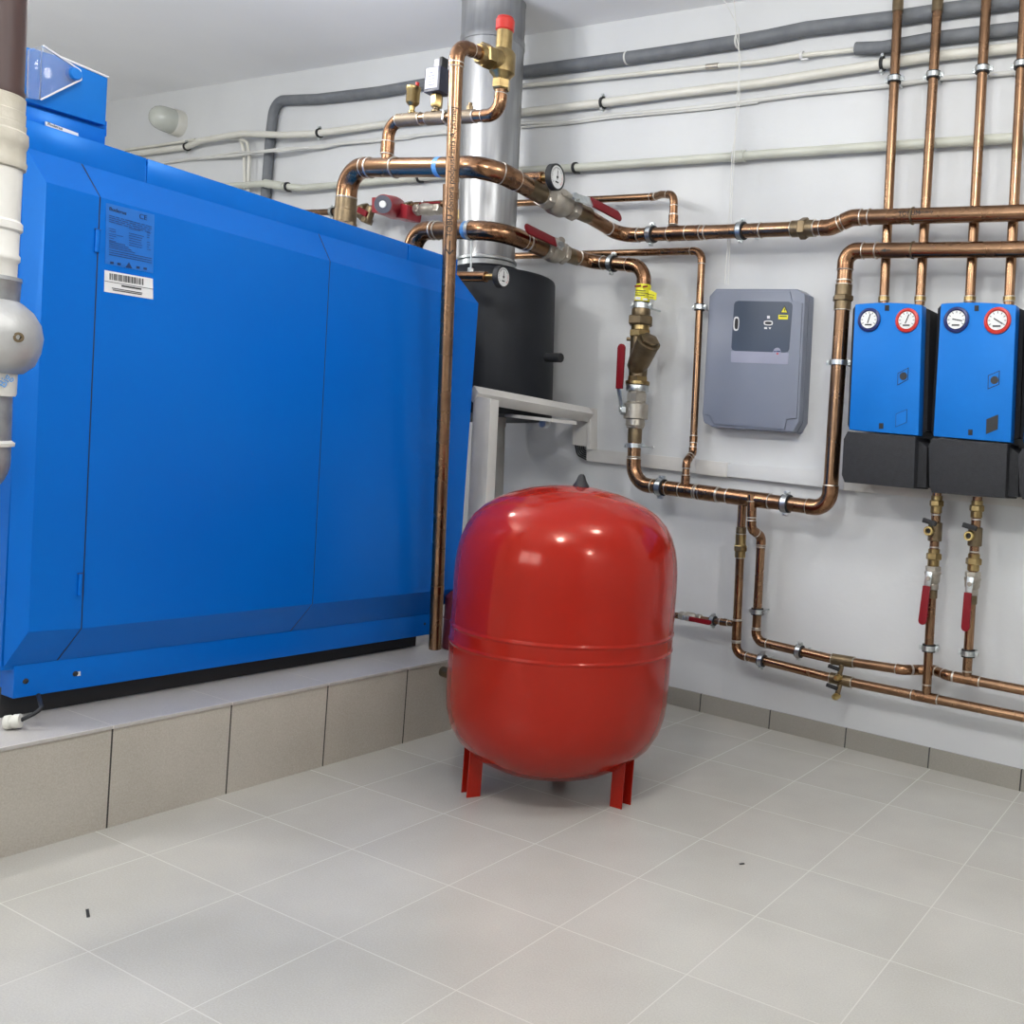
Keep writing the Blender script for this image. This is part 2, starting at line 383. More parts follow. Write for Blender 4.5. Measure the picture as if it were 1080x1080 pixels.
# bevelled front panels
fTL, fTM1, fTM2, fTR = fx(49, 192), fx(105.8, 207.8), fx(348.3, 275.4), fx(504.5, 320)
fBL, fBM1, fBM2 = fx(30, 666.5), fx(86, 662.9), fx(329.7, 637)
fBR = fBM2 + (fBM2 - fBM1) / (fBM2 - fBM1).y * (fTR.y + .003 - fBM2.y)
oL = bx(26, 163); oLb = bx(3, 702)
YL = (oL.y + oLb.y) / 2
YR = fTR.y + .045
def mit(p, yy, top):
    z = (zbot(yy) if top else (bx(15, 702).z + (bx(450.5, 647.5).z - bx(15, 702).z) * (yy - bx(15, 702).y) / (bx(450.5, 647.5).y - bx(15, 702).y)))
    return V((XB + .0015, yy, z))
bT1 = mit(None, bx(86, 169).y, True)
bB1 = mit(None, bx(60, 695.5).y, False)
bT2 = mit(None, bx(336, 243).y, True)
bB2 = mit(None, bx(306, 664.5).y, False)
dyl = (fTL.y + fBL.y) / 2 - YL
bTL, bBL, bTR, bBR = mit(0, fTL.y - dyl, True), mit(0, fBL.y - dyl, False), mit(0, tb1.y - .0, True), mit(0, -.62, False)
def panel(ft, fb, bt, bb_, left, right, nm='front_panel'):
    """ft,fb = face corner pairs (l, r); bt,bb_ = bevel outer pairs"""
    bm = BM()
    v = lambda p: bm.verts.new(p)
    F0, F1, F2, F3 = v(fb[0]), v(fb[1]), v(ft[1]), v(ft[0])
    B0, B1, B2, B3 = v(bb_[0]), v(bb_[1]), v(bt[1]), v(bt[0])
    bm.faces.new((F0, F1, F2, F3)); bm.faces.new((B0, B1, F1, F0)); bm.faces.new((B3, B2, F2, F3))
    bm.faces.new((B0, F0, F3, B3)); bm.faces.new((B1, F1, F2, B2)); bm.faces.new((B0, B1, B2, B3))
    return obj(nm, bm, 'blue', bo, ang=5)
g = V((0, G, 0))
panel((fTL, fTM1 - g), (fBL, fBM1 - g), (bTL, bT1 - g), (bBL, bB1 - g), 1, 0)
panel((fTM1 + g, fTM2 - g), (fBM1 + g, fBM2 - g), (bT1 + g, bT2 - g), (bB1 + g, bB2 - g), 0, 0)
panel((fTM2 + g, fTR), (fBM2 + g, fBR), (bT2 + g, bTR), (bB2 + g, bBR), 0, 1)
gx = V((.0009, 0, 0))
for ft_, fb_, bt_, bb2_ in ((fTM1, fBM1, bT1, bB1), (fTM2, fBM2, bT2, bB2)):
    q = panel((ft_ - g - gx, ft_ + g - gx), (fb_ - g - gx, fb_ + g - gx), (bt_ - g, bt_ + g), (bb2_ - g, bb2_ + g), 0, 0, 'panel_joint')
    q.data.materials.clear(); q.data.materials.append(M['blue_dark_gap'])
# hinges
for (u0, v0, u1, v1) in ((101.5, 242, 103.5, 266), (83.6, 605, 85, 628)):
    a, b = A(u0, v0, x=XF + .002), A(u1, v1, x=XF + .002); a2 = A(u0 + (u1 - u0) * 0, v1, x=XF + .002)
    bm = BM(); top = A((u0 + u1) / 2 + .6, v0, x=XF + .003); bot = A((u0 + u1) / 2 - .4, v1, x=XF + .003)
    cyl(bm, bot, top - bot, (top - bot).length, .0055, 12); obj('hinge', bm, 'blue', bo)
    obj('hinge_pin', sweep(BM(), [top + V((0, -.007, 0)), top + V((0, .007, 0))], .0018, 8), 'ink', bo)
# dark base rail recessed under the skirt
obj('base_rail', prism(BM(), [V((-1.125, -2.10, PZ)), V((-1.125, -.66, PZ)), V((-1.125, -.66, .345)), V((-1.125, -2.10, .345))], V((-.8, 0, 0))), 'dark', bo)
# bolts on skirt
for u, v, r in ((27, 718.5, .007), (79.5, 710.5, .007), (448, 658, .005)):
    c = A(u, v, x=XB); bm = BM(); lathe(bm, c - V((.004, 0, 0)), V((1, 0, 0)), [(0, r), (.005, r), (.007, r * .6)], 16); obj('bolt_hole', bm, 'dark', bo)
obj('label_tab', xslab(BM(), [(81.5, 708.5), (85, 708), (85, 712.5), (81.5, 713)], XB + .001, .002), 'white', bo)
# rating label
EY = V((0, 1, 0))
lab = xslab(BM(), [(112, 214), (163, 226.5), (161.5, 288), (111, 278)], XF + .001, .0012)
lb = obj('rating_label', lab, 'blue_label', bo, label='dark print rating label on blue film')
def fl(u, v): return A(u, v, x=XF + .0016)
p0 = fl(115, 221.5); text('Buderus', p0, V((0, 1, -.04)), UP, .0135, 'black', lb)
p0 = fl(146.5, 230); text('CE', p0, V((0, 1, -.04)), UP, .018, 'ink', lb)
bm = BM()
def rowp(u0, v0, u1, v1, th):
    a, b = fl(u0, v0), fl(u1, v1); prism(bm, [a, b, b + UP * th, a + UP * th], V((.0004, 0, 0)))
random.seed(9)
for k in range(4):
    v = 227.5 + k * 2.1
    x = 115
    while x < 160:
        l = random.uniform(3, 9); e = min(160, x + l); rowp(x, v + (x - 115) * .27, e, v + (e - 115) * .27, .0016); x = e + random.uniform(.8, 2)
for k in range(8):
    v = 236 + k * 2.5
    for (a, b) in ((115, 121 + random.uniform(-1, 2)), (136, 150 + random.uniform(-3, 2)), (155, 159 + random.uniform(-2, 1))):
        if random.random() < .82: rowp(a, v + (a - 115) * .24, b, v + (b - 115) * .24, .0013)
rowp(114.5, 246.5, 130, 249.8, .001)
for k in range(4): rowp(115, 255 + k * 2.0, 132 + k * 3.5, 255 + k * 2.0 + (17 + k * 3.5) * .22, .0015)
for k in range(3): rowp(115, 264 + k * 2.3, 160, 264 + k * 2.3 + 45 * .2, .0016)
for u in (118, 125.5, 145.5, 153): rowp(u - 1.8, 277.5 + (u - 115) * .18, u + 1.8, 278 + (u - 115) * .18, .006)
a = fl(136, 277); prism(bm, [fl(132.2, 282), fl(139.5, 283.2), fl(136, 276.5)], V((.0004, 0, 0)))
obj('print', bm, 'ink', lb)
bc = obj('barcode_sticker', xslab(BM(), [(110.4, 284.8), (161.2, 294), (161.5, 315.8), (110, 307.5)], XF + .0012, .0014), 'white', bo, label='white barcode sticker')
bm = BM(); x = 115.5
while x < 150.5:
    wd = random.choice((.5, .8, 1.2)); v = 287.8 + (x - 115) * .172; prism(bm, [fl(x, v), fl(x + wd, v + .1), fl(x + wd, v + 7), fl(x, v + 6.9)], V((.0004, 0, 0))); x += wd + random.choice((.5, .7, 1))
rowp(110.3, 296.5, 161.4, 305.2, .0013); rowp(128, 302.2, 149, 305.8, .004); rowp(118, 304.2, 150, 309.6, .0022); rowp(119, 306.2, 149.5, 311.2, .0022)
obj('print', bm, 'black', bc)
# control panel on top
XC = -1.13
cpn = bpy.data.objects.new('control_panel', None); COL.objects.link(cpn); cpn.parent = bo
ORG[cpn.name] = A(70, 130, x=XC); cpn.location = ORG[cpn.name] - ORG[bo.name]
def cx_(u, v): return A(u, v, x=XC)
bm = BM(); prism(bm, [cx_(24, 106), cx_(111.5, 132.5), cx_(114, 82), cx_(60, 59.5), cx_(24, 48)], V((-.42, 0, 0)), .004)
obj('case', bm, 'pump_blue', cpn)
bm = BM(); f_ = [A(24, 112, x=XC - .02), A(112.5, 144, x=XC - .02), A(113, 128, x=XC - .02), A(24, 100, x=XC - .02)]
prism(bm, f_, V((-.36, 0, 0)), .002); obj('lower_case', bm, 'blue', cpn)
bm = BM(); f_ = [A(24, 135, x=XC - .008), A(110.5, 157, x=XC - .008), A(111.5, 137, x=XC - .008), A(24, 110, x=XC - .008)]
prism(bm, f_, V((-.38, 0, 0)), .002); obj('foot', bm, 'blue', cpn)
obj('name_strip', prism(BM(), [A(49, 133, x=XC + .001), A(83, 146, x=XC + .001), A(82.5, 140.5, x=XC + .001), A(48.5, 128, x=XC + .001)], V((-.006, 0, 0))), 'white', cpn)
text('Buderus', A(50, 131.5, x=XC + .0015), V((0, 1, -.06)), UP, .011, 'black', cpn, 'print')
# clear hinged cover
bm = BM(); o_ = [cx_(38.5, 106), cx_(81, 85), cx_(80, 75), cx_(41, 49)]; o_ = [p + V((.02, 0, 0)) for p in o_]
d_ = [cx_(26, 104) + V((.02, 0, 0)), cx_(38.5, 106) + V((.02, 0, 0)), cx_(41, 49) + V((.02, 0, 0)), cx_(27, 53) + V((.02, 0, 0))]
loft(bm, o_, [p - V((.014, 0, 0)) for p in o_], .001); loft(bm, d_, [p - V((.014, 0, 0)) for p in d_], .001)
obj('clear_cover', bm, 'clear', cpn)
bm = BM()
for a, b in ((0, 1), (1, 2), (2, 3)): sweep(bm, [o_[a], o_[b]], .0022, 8)
sweep(bm, [cx_(60, 58.5), cx_(114, 81.5)], .003, 8)
obj('edge_trim', bm, 'white', cpn)
c = cx_(75, 79) + V((.0, 0, 0)); obj('knob', lathe(BM(), c, V((1, 0, 0)), [(0, .017), (.02, .017), (.026, .013), (.026, 0)], 24), 'pump_blue', cpn)

# cable gland / roller by the boiler foot
c = A(6.5, 748, x=-1.02); c.z = PZ + .017
cg = thing('cable_gland', 'small pale threaded conduit end lying under the left boiler corner', 'conduit', c)
bm = BM(); ax = V((.55, .5, .12)).normalized(); lathe(bm, c, ax, [(0, .009), (0, .017), (.012, .0175), (.014, .0155), (.018, .0155), (.020, .0175), (.034, .017), (.036, .012), (.036, .009)], 20); obj('sleeve', bm, 'whitepipe', cg)
obj('cord', sweep(BM(), fillet([c + ax * .03, c + ax * .08 + V((0, 0, .02)), V((-1.12, c.y + .12, .33))], .03)[0], .005, 8), 'rubber', cg)

# ---------------- expansion vessel ----------------
VC = V((-.249, -.925, 0))
ev = thing('expansion_vessel', 'big glossy red expansion vessel standing on three legs on the floor', 'expansion vessel', VC)
prof = [(.052, 0), (.055, .08), (.064, .14), (.082, .20), (.112, .255), (.155, .300), (.20, .327), (.25, .340), (.30, .3445),
        (.452, .3455), (.4565, .3457), (.459, .3482), (.463, .3486), (.4655, .3459), (.469, .3457), (.503, .3457), (.5065, .3459), (.509, .3486), (.513, .3482), (.5155, .3457), (.52, .3455),
        (.66, .3455), (.70, .344), (.74, .3395), (.775, .332), (.81, .319), (.845, .298), (.875, .268), (.90, .230), (.92, .185), (.936, .135), (.948, .07), (.952, 0)]
b1 = lathe(BM(), VC, UP, prof, 96)
obj('tank', b1, 'red', ev, ang=60)
la = math.atan2(-.024 + .0, -.252)
for p_ in (A(503, 837, z=0), A(659, 851, z=0), None):
    if p_ is None: a_ = (aL + aR) / 2 + PI
    else:
        a_ = math.atan2(p_.y - VC.y, p_.x - VC.x)
        if p_.x < VC.x: aL = a_ if a_ < 0 else a_ - 2 * PI
        else: aR = a_
    if p_ is None and abs(((aL + aR) / 2 + PI)) > 9: a_ = 0
    rd = V((math.cos(a_), math.sin(a_), 0)); tn = V((-rd.y, rd.x, 0))
    c = VC + rd * .262
    bm = BM(); h = .17
    box(bm, c + rd * -.020 + UP * h / 2, .0018, .026, h / 2, rd, tn, UP)
    for s in (-1, 1): box(bm, c + tn * .0245 * s + UP * h / 2, .021, .0018, h / 2, rd, tn, UP)
    obj('leg', bm, 'red', ev, ang=20)
cp_ = V((VC.x + .018, VC.y + .01, .951))
obj('valve_cap', lathe(BM(), cp_ - UP * .006, UP, [(0, .026), (.008, .026), (.022, .017), (.038, .011), (.044, .006), (.045, 0)], 8, xref=V((1, 0, 0))), 'rubber', ev, label='black plastic cap')
# connection stub at rear left
q0 = V((VC.x - .30, VC.y + .10, .27)); q1 = A(467, 708, y=VC.y + .14)
obj('connection_stub', cyl(BM(), q1, V((1, -.2, 0)), .16, .019, 16), 'bronze', ev)

dk = thing('dark_red_canister', 'dark red canister half hidden between boiler corner and red vessel', 'canister', V((-1.03, -.50, PZ)))
c = A(475, 672, x=-1.0); c = V((-1.0, c.y + .03, PZ))
ORG[dk.name] = c; dk.location = c
obj('shell', lathe(BM(), c, UP, [(0, .045), (.004, .05), (.115, .05), (.118, .053), (.122, .053), (.125, .05), (.2, .05), (.22, .03), (.225, 0)], 32), 'darkred', dk)

# ---------------- pipes ----------------
class Pipe: pass
def pipe(name, label, pts, r, bend=1.6, m='copper', m2='copper2', cat='pipe', group=None, elbows=True, sold='solder', seg=22, root=None):
    P = Pipe(); P.r = r
    s, spans = fillet(pts, [r * bend * 1.0] * len(pts) if not isinstance(bend, (list, tuple)) else [r * k for k in bend])
    P.s = densify(s, .012) if True else s
    if root is None:
        lo = min(s, key=lambda p: p.z); P.o = thing(name, label, cat, lo, group)
    else: P.o = root
    obj('tube', sweep(BM(), s, r, seg), m, P.o)
    if elbows:
        for i0, i1 in spans:
            seg_pts = [s[i0] + (s[i0 - 1] - s[i0]).normalized() * min(r * .8, (s[i0 - 1] - s[i0]).length * .9)] + s[i0:i1 + 1]
            seg_pts.append(s[i1] + (s[i1 + 1] - s[i1]).normalized() * min(r * .8, (s[i1 + 1] - s[i1]).length * .9))
            obj('elbow', sweep(BM(), seg_pts, r * 1.09, seg), m2, P.o)
            if sold:
                for a, b in ((seg_pts[0], seg_pts[1]), (seg_pts[-1], seg_pts[-2])):
                    d = (b - a).normalized(); obj('solder_joint', lathe(BM(), a - d * .0035, d, [(0, r), (.001, r * 1.10), (.004, r * 1.13), (.005, r)], seg), sold, P.o)
    return P
def near(P, u, v):
    best = min(range(len(P.s)), key=lambda i: (pj(P.s[i])[0] - u) ** 2 + (pj(P.s[i])[1] - v) ** 2)
    i = best; a = P.s[max(0, i - 1)]; b = P.s[min(len(P.s) - 1, i + 1)]
    # refine on segment
    t = (b - a).normalized(); bp = P.s[i]; bd = 1e9
    for k in range(-12, 13):
        q = P.s[i] + t * k * .001; w_ = pj(q); d = (w_[0] - u) ** 2 + (w_[1] - v) ** 2
        if d < bd: bd = d; bp = q
    return bp, t
def joint(P, u, v, sold='solder', wd=.006):
    p, t = near(P, u, v); obj('solder_joint', lathe(BM(), p - t * wd / 2, t, [(0, P.r), (wd * .2, P.r * 1.12), (wd * .8, P.r * 1.12), (wd, P.r)], 22), sold, P.o)
def sleeve(P, a, b, k=1.09, m='copper2', nm='coupling', sold=True, ends='solder'):
    p, t = near(P, *a); q, _ = near(P, *b); d = (q - p)
    obj(nm, cyl(BM(), p, d, d.length, P.r * k, 22, P.r * .06), m, P.o)
    if sold:
        for e in (p, q): dd = d.normalized(); obj('solder_joint', lathe(BM(), e - dd * .002, dd, [(0, P.r * k * .97), (.001, P.r * k * 1.03), (.003, P.r * k * 1.03), (.004, P.r * k * .97)], 22), ends, P.o)
def nut(P, u, v, l, k=1.5, m='bronze', nm='union_nut'):
    p, t = near(P, u, v); obj(nm, hexn(BM(), p - t * l / 2, t, l, P.r * k), m, P.o, ang=20)
def clamp(P, u, v, label, wd=.020, grp=None, rod=True, back=None, rub=True, k=1.0, screw=None):
    p, t = near(P, u, v); r = P.r * k
    c = thing('pipe_clamp', label, 'pipe clamp', p, grp)
    if rub: obj('rubber_liner', lathe(BM(), p - t * wd * .75, t, [(0, r * 1.02), (0, r + .0068), (wd * 1.5, r + .0068), (wd * 1.5, r * 1.02)], 24), 'rubber', c)
    obj('band', lathe(BM(), p - t * wd / 2, t, [(0, r + .003), (0, r + .0085), (wd, r + .0085), (wd, r + .003)], 24), 'zinc', c)
    bk = V(back) if back is not None else -WN
    bk = (bk - t * bk.dot(t)).normalized(); s = t.cross(bk)
    if s.dot(UP) < 0: s = -s
    if abs(t.z) > .8: s = V((1, 0, 0)) - t * t.x; s.normalize()
    for sg in (1, -1):
        kk = .0085 + min(.006, r * .25); b = BM()
        for dd_ in (-.0045, .0045): box(b, p + s * (r + kk) * sg + s.cross(t) * dd_, .0055, wd * .5, .0022, s, t, s.cross(t), .0007)
        cyl(b, p + s * (r + kk) * sg - s.cross(t) * .013, s.cross(t), .026, .0042, 8)
        obj('screw_lug', b, 'zinc', c)
    if rod:
        q = p + bk * .01; dd = (WA + WB * q.x - q.y) if back is None else .15
        b = BM(); cyl(b, p + bk * (r + .006), bk, max(.01, dd - r), .004, 10); obj('rod', b, 'zinc', c)
    return c

# --- upper manifold (pipe 1) ---
O1 = .14
R1 = .0285
h1r = W(1120, 223.5, O1); h1a = W(917, 228.5, O1); h1b = W(899, 229.5, O1); h1c = W(876, 240, O1); h1d = W(655, 245.5, O1)
h1d.z = W(700, 244.5, O1).z - .004
X1p = h1d.x
dA = A(517, 176, x=X1p)                     # upper end of the run that comes out from the boiler side
dA2 = V(dA)
Y1 = dA.y
hA = A(367.5, 177, y=Y1); 
vb = V(A(367, 240, y=Y1)); vb.x = hA.x; vb.z = 1.76
R1a = mpx(hA, 19.5) / 2
# large pipe: boiler outlet to the ball valve
vm = A(558, 198, x=X1p)                      # valve start
ve_ = A(628, 232, x=X1p)
P1a = pipe('copper_pipe', 'thick copper pipe rising from the boiler top and bending right above it', [vb, hA, dA, vm + (vm - dA).normalized() * .03], R1a, [1, 2.4, 3.0, 1], cat='pipe')
joint(P1a, 417, 173.5); joint(P1a, 385, 175); joint(P1a, 528, 183)
sleeve(P1a, (367, 209), (367, 226), 1.12, 'bronze', 'adapter', True); sleeve(P1a, (367, 222), (367, 236), 1.2, 'bronze', 'adapter', False)
nut(P1a, 367, 240, .05, 1.3)
P1b = pipe('copper_pipe', 'upper horizontal copper manifold with an offset bend at right', [V(A(612, 223, x=X1p)), h1d, h1c, h1b, h1r], R1, [1, 2.5, 2.6, 2.6, 1], elbows=True)
P1b.o['label'] = 'upper copper manifold pipe running along the wall to the right edge'
for u in (725, 745, 803): joint(P1b, u, 244)
sleeve(P1b, (706, 245), (740, 244), 1.10)
sleeve(P1b, (836, 242), (860, 241.5), 1.12, 'bronze', 'union'); nut(P1b, 848, 242, .03, 1.5)
joint(P1b, 917.5, 228); joint(P1b, 963, 227, 'bronze', .008)
ct = near(P1b, 962, 226)
text('TOBUM', W(947, 228, O1 + R1 + .0005), WX, UP, .024, 'black', P1b.o, 'handwriting')
text('kamulaciy', W(967, 225.5, O1 + R1 + .0005), WX, UP, .015, 'black', P1b.o, 'handwriting')

def ball_valve(label, P0, P1, r, stem_dir, handle, m='nickel', name='ball_valve', plate='zinc', grip_w=.022, off=None, hm='handle_red', hexs=True):
    """P0->P1 body axis; handle: list of 3 points (pivot, grip start, grip end)"""
    P0 = V(P0); P1 = V(P1); ax = (P1 - P0); L = ax.length; ax.normalize()
    t = thing(name, label, 'valve', P0.lerp(P1, .5))
    b = BM()
    lathe(b, P0, ax, [(0, r * 1.05), (0, r * 1.2), (L * .04, r * 1.28), (L * .2, r * 1.28), (L * .22, r * 1.12), (L * .3, r * 1.45), (L * .36, r * 1.55), (L * .6, r * 1.55), (L * .66, r * 1.4), (L * .76, r * 1.15), (L * .80, r * 1.25), (L * .97, r * 1.25), (L, r * 1.1)], 28)
    obj('body', b, m, t, ang=25)
    if hexs:
        b = BM(); hexn(b, P0 + ax * L * .01, ax, L * .17, r * 1.42); obj('end_nut', b, m, t, ang=20)
        b = BM(); hexn(b, P0 + ax * L * .79, ax, L * .19, r * 1.4); obj('end_nut', b, m, t, ang=20)
    sd = V(stem_dir).normalized(); c = P0 + ax * L * .48
    pv, g0, g1 = [V(p) for p in handle]
    b = BM(); cyl(b, c + sd * r, sd, max(.01, (pv - c).dot(sd) - r + .004), r * .45, 16); obj('stem', b, m, t)
    b = BM(); hexn(b, pv - sd * .002, sd, .012, r * .42 + .003); obj('stem_nut', b, plate, t, ang=20)
    hn = sd
    b = BM(); bar(b, pv - (g0 - pv).normalized() * .012, g0 + (g0 - pv).normalized() * .01, grip_w * .85, .004, hn); obj('lever', b, plate, t, ang=20)
    gd = (g1 - g0).normalized(); s_ = gd.cross(hn).normalized(); hh = grip_w / 2
    outl = [g0 + s_ * hh * .9, g0 - s_ * hh * .9, g1 - gd * hh - s_ * hh] + [g1 - gd * hh + (gd * math.cos(a_) - s_ * math.sin(a_)) * hh for a_ in [PI / 2 - k * PI / 8 for k in range(1, 8)]] + [g1 - gd * hh + s_ * hh]
    b = BM(); prism(b, [p - hn * .005 for p in outl], hn * .010, .0022); obj('grip', b, hm, t, ang=30)
    return t
dd1 = V((0, 1, 0))
# valve 1
hx = X1p + .075
ball_valve('large nickel ball valve with red lever on the upper manifold', A(571, 205, x=X1p), A(606, 221, x=X1p), R1 * 1.25, V((1, -.5, .45)),
           (A(607, 208, x=hx), A(624, 213, x=hx), A(655, 229.5, x=hx)), grip_w=.046)
P1c = pipe('pipe_nipple', 'dull bronze connector just left of the upper ball valve', [A(556, 197, x=X1p), A(574, 206.5, x=X1p)], R1 * 1.3, m='bronze', elbows=False)
P1d = pipe('pipe_nipple', 'dull bronze connector just right of the upper ball valve', [A(604, 220, x=X1p), A(620, 227, x=X1p)], R1 * 1.16, m='bronze', elbows=False)
# thermometers
def gauge(label, stub0, c, nrm, r, tick=.6, rim='rubber', mstub='copper2', sr=.019):
    t = thing('dial_thermometer', label, 'thermometer', c)
    n = V(nrm).normalized(); stub0 = V(stub0); c = V(c)
    d = (c - stub0); b = BM(); cyl(b, stub0, d, d.length * .72, sr, 18); obj('pocket', b, mstub, t)
    b = BM(); cyl(b, stub0 + d * .6, d, d.length * .42, sr * .62, 14); obj('neck', b, 'brass', t)
    b = BM(); lathe(b, c - n * .006, n, [(0, r * .9), (.0, r), (.022, r), (.024, r * .96), (.024, r * .86), (.020, r * .84)], 40); obj('case', b, rim, t)
    b = BM(); lathe(b, c + n * .014, n, [(0, r * .86), (.002, r * .86)], 36); obj('dial', b, 'dial', t)
    x = (UP - n * UP.dot(n)).normalized(); y = n.cross(x); b = BM(); rb = BM()
    for k in range(25):
        a_ = -2.3 + 4.6 * k / 24; dr = x * math.cos(a_) + y * math.sin(a_); L_ = .16 if k % 4 == 0 else .09
        tgt = rb if k < 7 else b
        bar(tgt, c + n * .0168 + dr * r * (.74 - L_), c + n * .0168 + dr * r * .74, r * .035, .0006, n, 0)
    bar(b, c + n * .0175 - x * r * .2, c + n * .0175 + x * r * .5, r * .06, .0008, n, 0)
    cyl(b, c + n * .016, n, .003, r * .1, 10); cc = c + n * .0168 - x * r * .38; bar(b, cc - y * r * .2, cc + y * r * .2, r * .12, .0006, n, 0)
    obj('scale_marks', b, 'black', t); obj('red_marks', rb, 'ringred', t)
    return t
gc = A(584, 187, x=X1p + .065)
gs = A(546, 189, y=gc.y)
gauge('dial thermometer with dark rim beside the upper ball valve', gs, gc, V((1, .05, 0)), mpx(gc, 13.8), sr=.024)

# header with safety valve, above pipe 1
HY = Y1
hd0 = A(409, 170, y=HY); hdc = A(409.5, 127, y=HY); hd1 = A(527, 121.5, y=HY); hd2 = A(529, 86, y=HY)
hd0.x = hdc.x = (hd0.x + hdc.x) / 2
Rh = mpx(hdc, 11.5) / 2
PH = pipe('copper_pipe', 'short copper header with air vent and safety valve above the thick boiler pipe', [hd0 - UP * .01, hdc, hd1, hd2], Rh, 3.0)
sleeve(PH, (409, 163), (409, 150), 1.22, 'copper2', 'tee_branch')
for a, b in (((420, 126), (444, 125.5)), ((451, 125), (472, 124)), ((486, 123.5), (501, 122.5))): sleeve(PH, a, b, 1.16, 'tin', 'tee', True)
nut(PH, 472, 124, .008, 1.5, 'zinc', 'ring'); 
def vert(P, u, v):
    p, _ = near(P, u, v); return p
# air vent
p = vert(PH, 434, 126)
av = thing('air_vent', 'brass automatic air vent with red cap on the copper header', 'air vent', p + UP * Rh)
k_ = mpx(p, 1)
b = BM(); lathe(b, p + UP * Rh * 1.05, UP, [(0, k_ * 4), (k_ * 2, k_ * 4), (k_ * 3, k_ * 2.6), (k_ * 7, k_ * 3), (k_ * 9, k_ * 5.5), (k_ * 11, k_ * 7), (k_ * 23, k_ * 7), (k_ * 24, k_ * 7.8), (k_ * 27, k_ * 7.8), (k_ * 28.5, k_ * 6)], 28); obj('body', b, 'brass', av)
b = BM(); cyl(b, p + UP * (Rh + k_ * 27) + V((1, 0, 0)) * k_ * 5, UP, k_ * 5, k_ * 2, 14); obj('cap', b, 'ringred', av)
# pressure switch
p = vert(PH, 459.5, 124.5)
ps = thing('pressure_switch', 'navy and grey pressure switch on a brass stem on the header', 'pressure switch', p + UP * Rh)
b = BM(); lathe(b, p + UP * Rh, UP, [(0, k_ * 5), (k_ * 2, k_ * 5), (k_ * 3, k_ * 3.4), (k_ * 6, k_ * 3.4)], 16); obj('adapter', b, 'bronze', ps)
b = BM(); hexn(b, p + UP * (Rh + k_ * 5), UP, k_ * 13, k_ * 6.2); obj('brass_stem', b, 'brass', ps, ang=20)
c = p + UP * (Rh + k_ * 31)
b = BM(); box(b, c, k_ * 11.5, k_ * 9, k_ * 12.5, WX, V((0, 1, 0)), UP, .004); obj('case', b, 'navycase', ps)
b = BM(); box(b, c + V((0, -k_ * 9.2, k_ * 1)), k_ * 8.5, .0015, k_ * 10.5, bev=.0005); obj('label_plate', b, 'greybox', ps)
b = BM()
for q in ((-.5, .62, .35), (-.2, .3, .5), (.1, .0, .4), (.0, -.3, .5), (-.1, -.6, .6)): box(b, c + V((k_ * 8 * q[0] * .4, -k_ * 9.2 - .002, k_ * 10 * q[1])), k_ * 8 * q[2], .0004, .0012)
obj('print', b, 'ink', ps)
b = BM(); box(b, c + V((0, 0, k_ * 17)), k_ * 3.5, k_ * 4, k_ * 5.5, bev=.002); obj('plug', b, 'greybox', ps)
b = BM(); box(b, c + V((k_ * 6, 0, k_ * 17.5)), k_ * 2, k_ * 4.5, k_ * 6.5, bev=.002); box(b, c + V((-k_ * 6, 0, k_ * 13)), k_ * 2, k_ * 2, k_ * 2.5, bev=.001); obj('plug_clip', b, 'rubber', ps)
# little nipple on header
p = vert(PH, 495, 122.8); b = BM(); hexn(b, p + UP * Rh, UP, k_ * 5, k_ * 3.4); cyl(b, p + UP * (Rh + k_ * 4), UP, k_ * 4, k_ * 2.2, 10); obj('bleed_screw', b, 'bronze', PH.o, ang=20)
# safety valve
sv0 = hd2; tp = A(533, 24, y=HY); upv = (tp - sv0).normalized()
sv = thing('safety_valve', 'brass safety valve with red cap at the top of the header', 'safety valve', sv0)
L_ = (tp - sv0).length
obj('inlet_nut', hexn(BM(), sv0 - upv * .03, upv, .038, k_ * 9), 'brass', sv, ang=20)
b = BM(); lathe(b, sv0, upv, [(0, k_ * 7), (k_ * 4, k_ * 9), (k_ * 8, k_ * 12.5), (k_ * 27, k_ * 12.5), (k_ * 30, k_ * 10.5), (k_ * 29, k_ * 8), (k_ * 50, k_ * 8), (k_ * 50, 0)], 28); obj('body', b, 'brass', sv)
b = BM(); cyl(b, sv0 + upv * k_ * 49, upv, k_ * 12, k_ * 9.2, 28); lathe(b, sv0 + upv * k_ * 49, upv, [(k_ * 12, k_ * 8.4), (k_ * 13.5, k_ * 8)], 28); obj('cap', b, 'ringred', sv)
bcn = sv0 + upv * k_ * 19
# discharge pipe (free standing, ends above the plinth)
XD = -.95
db = A(459, 684, x=XD)
dt = A(482, 48, x=XD + (bcn.x - XD) * .0)
so = bcn
# stub from valve toward the camera (-y)
stub_end = A(482, 47, x=so.x); 
db = A(459, 684, x=XD)
b = BM(); d = (stub_end - so); dn_ = d.normalized(); hexn(b, so + dn_ * k_ * 18, dn_, k_ * 13, k_ * 12); lathe(b, so, dn_, [(0, k_ * 10), (k_ * 18, k_ * 10), (k_ * 32, k_ * 9.5), (k_ * 36, k_ * 8)], 24); obj('outlet', b, 'brass', sv, ang=25)
Rd = mpx(stub_end, 14.5) / 2
PD = pipe('copper_pipe', 'free-standing vertical copper discharge pipe in front of the blue boiler', [so + d.normalized() * k_ * 34, stub_end, db], Rd, 2.3)
joint(PD, 481, 66); sleeve(PD, (462.3, 617), (461.3, 626), 1.04, 'copper2', 'coupling', False)
def along(P, u, v, off):   # point on the camera side of a pipe
    p, t = near(P, u, v); vd = (CAM - p).normalized(); return p + (vd - t * vd.dot(t)).normalized() * (P.r + off), t
q, t_ = along(PD, 469.5, 251, .0006)
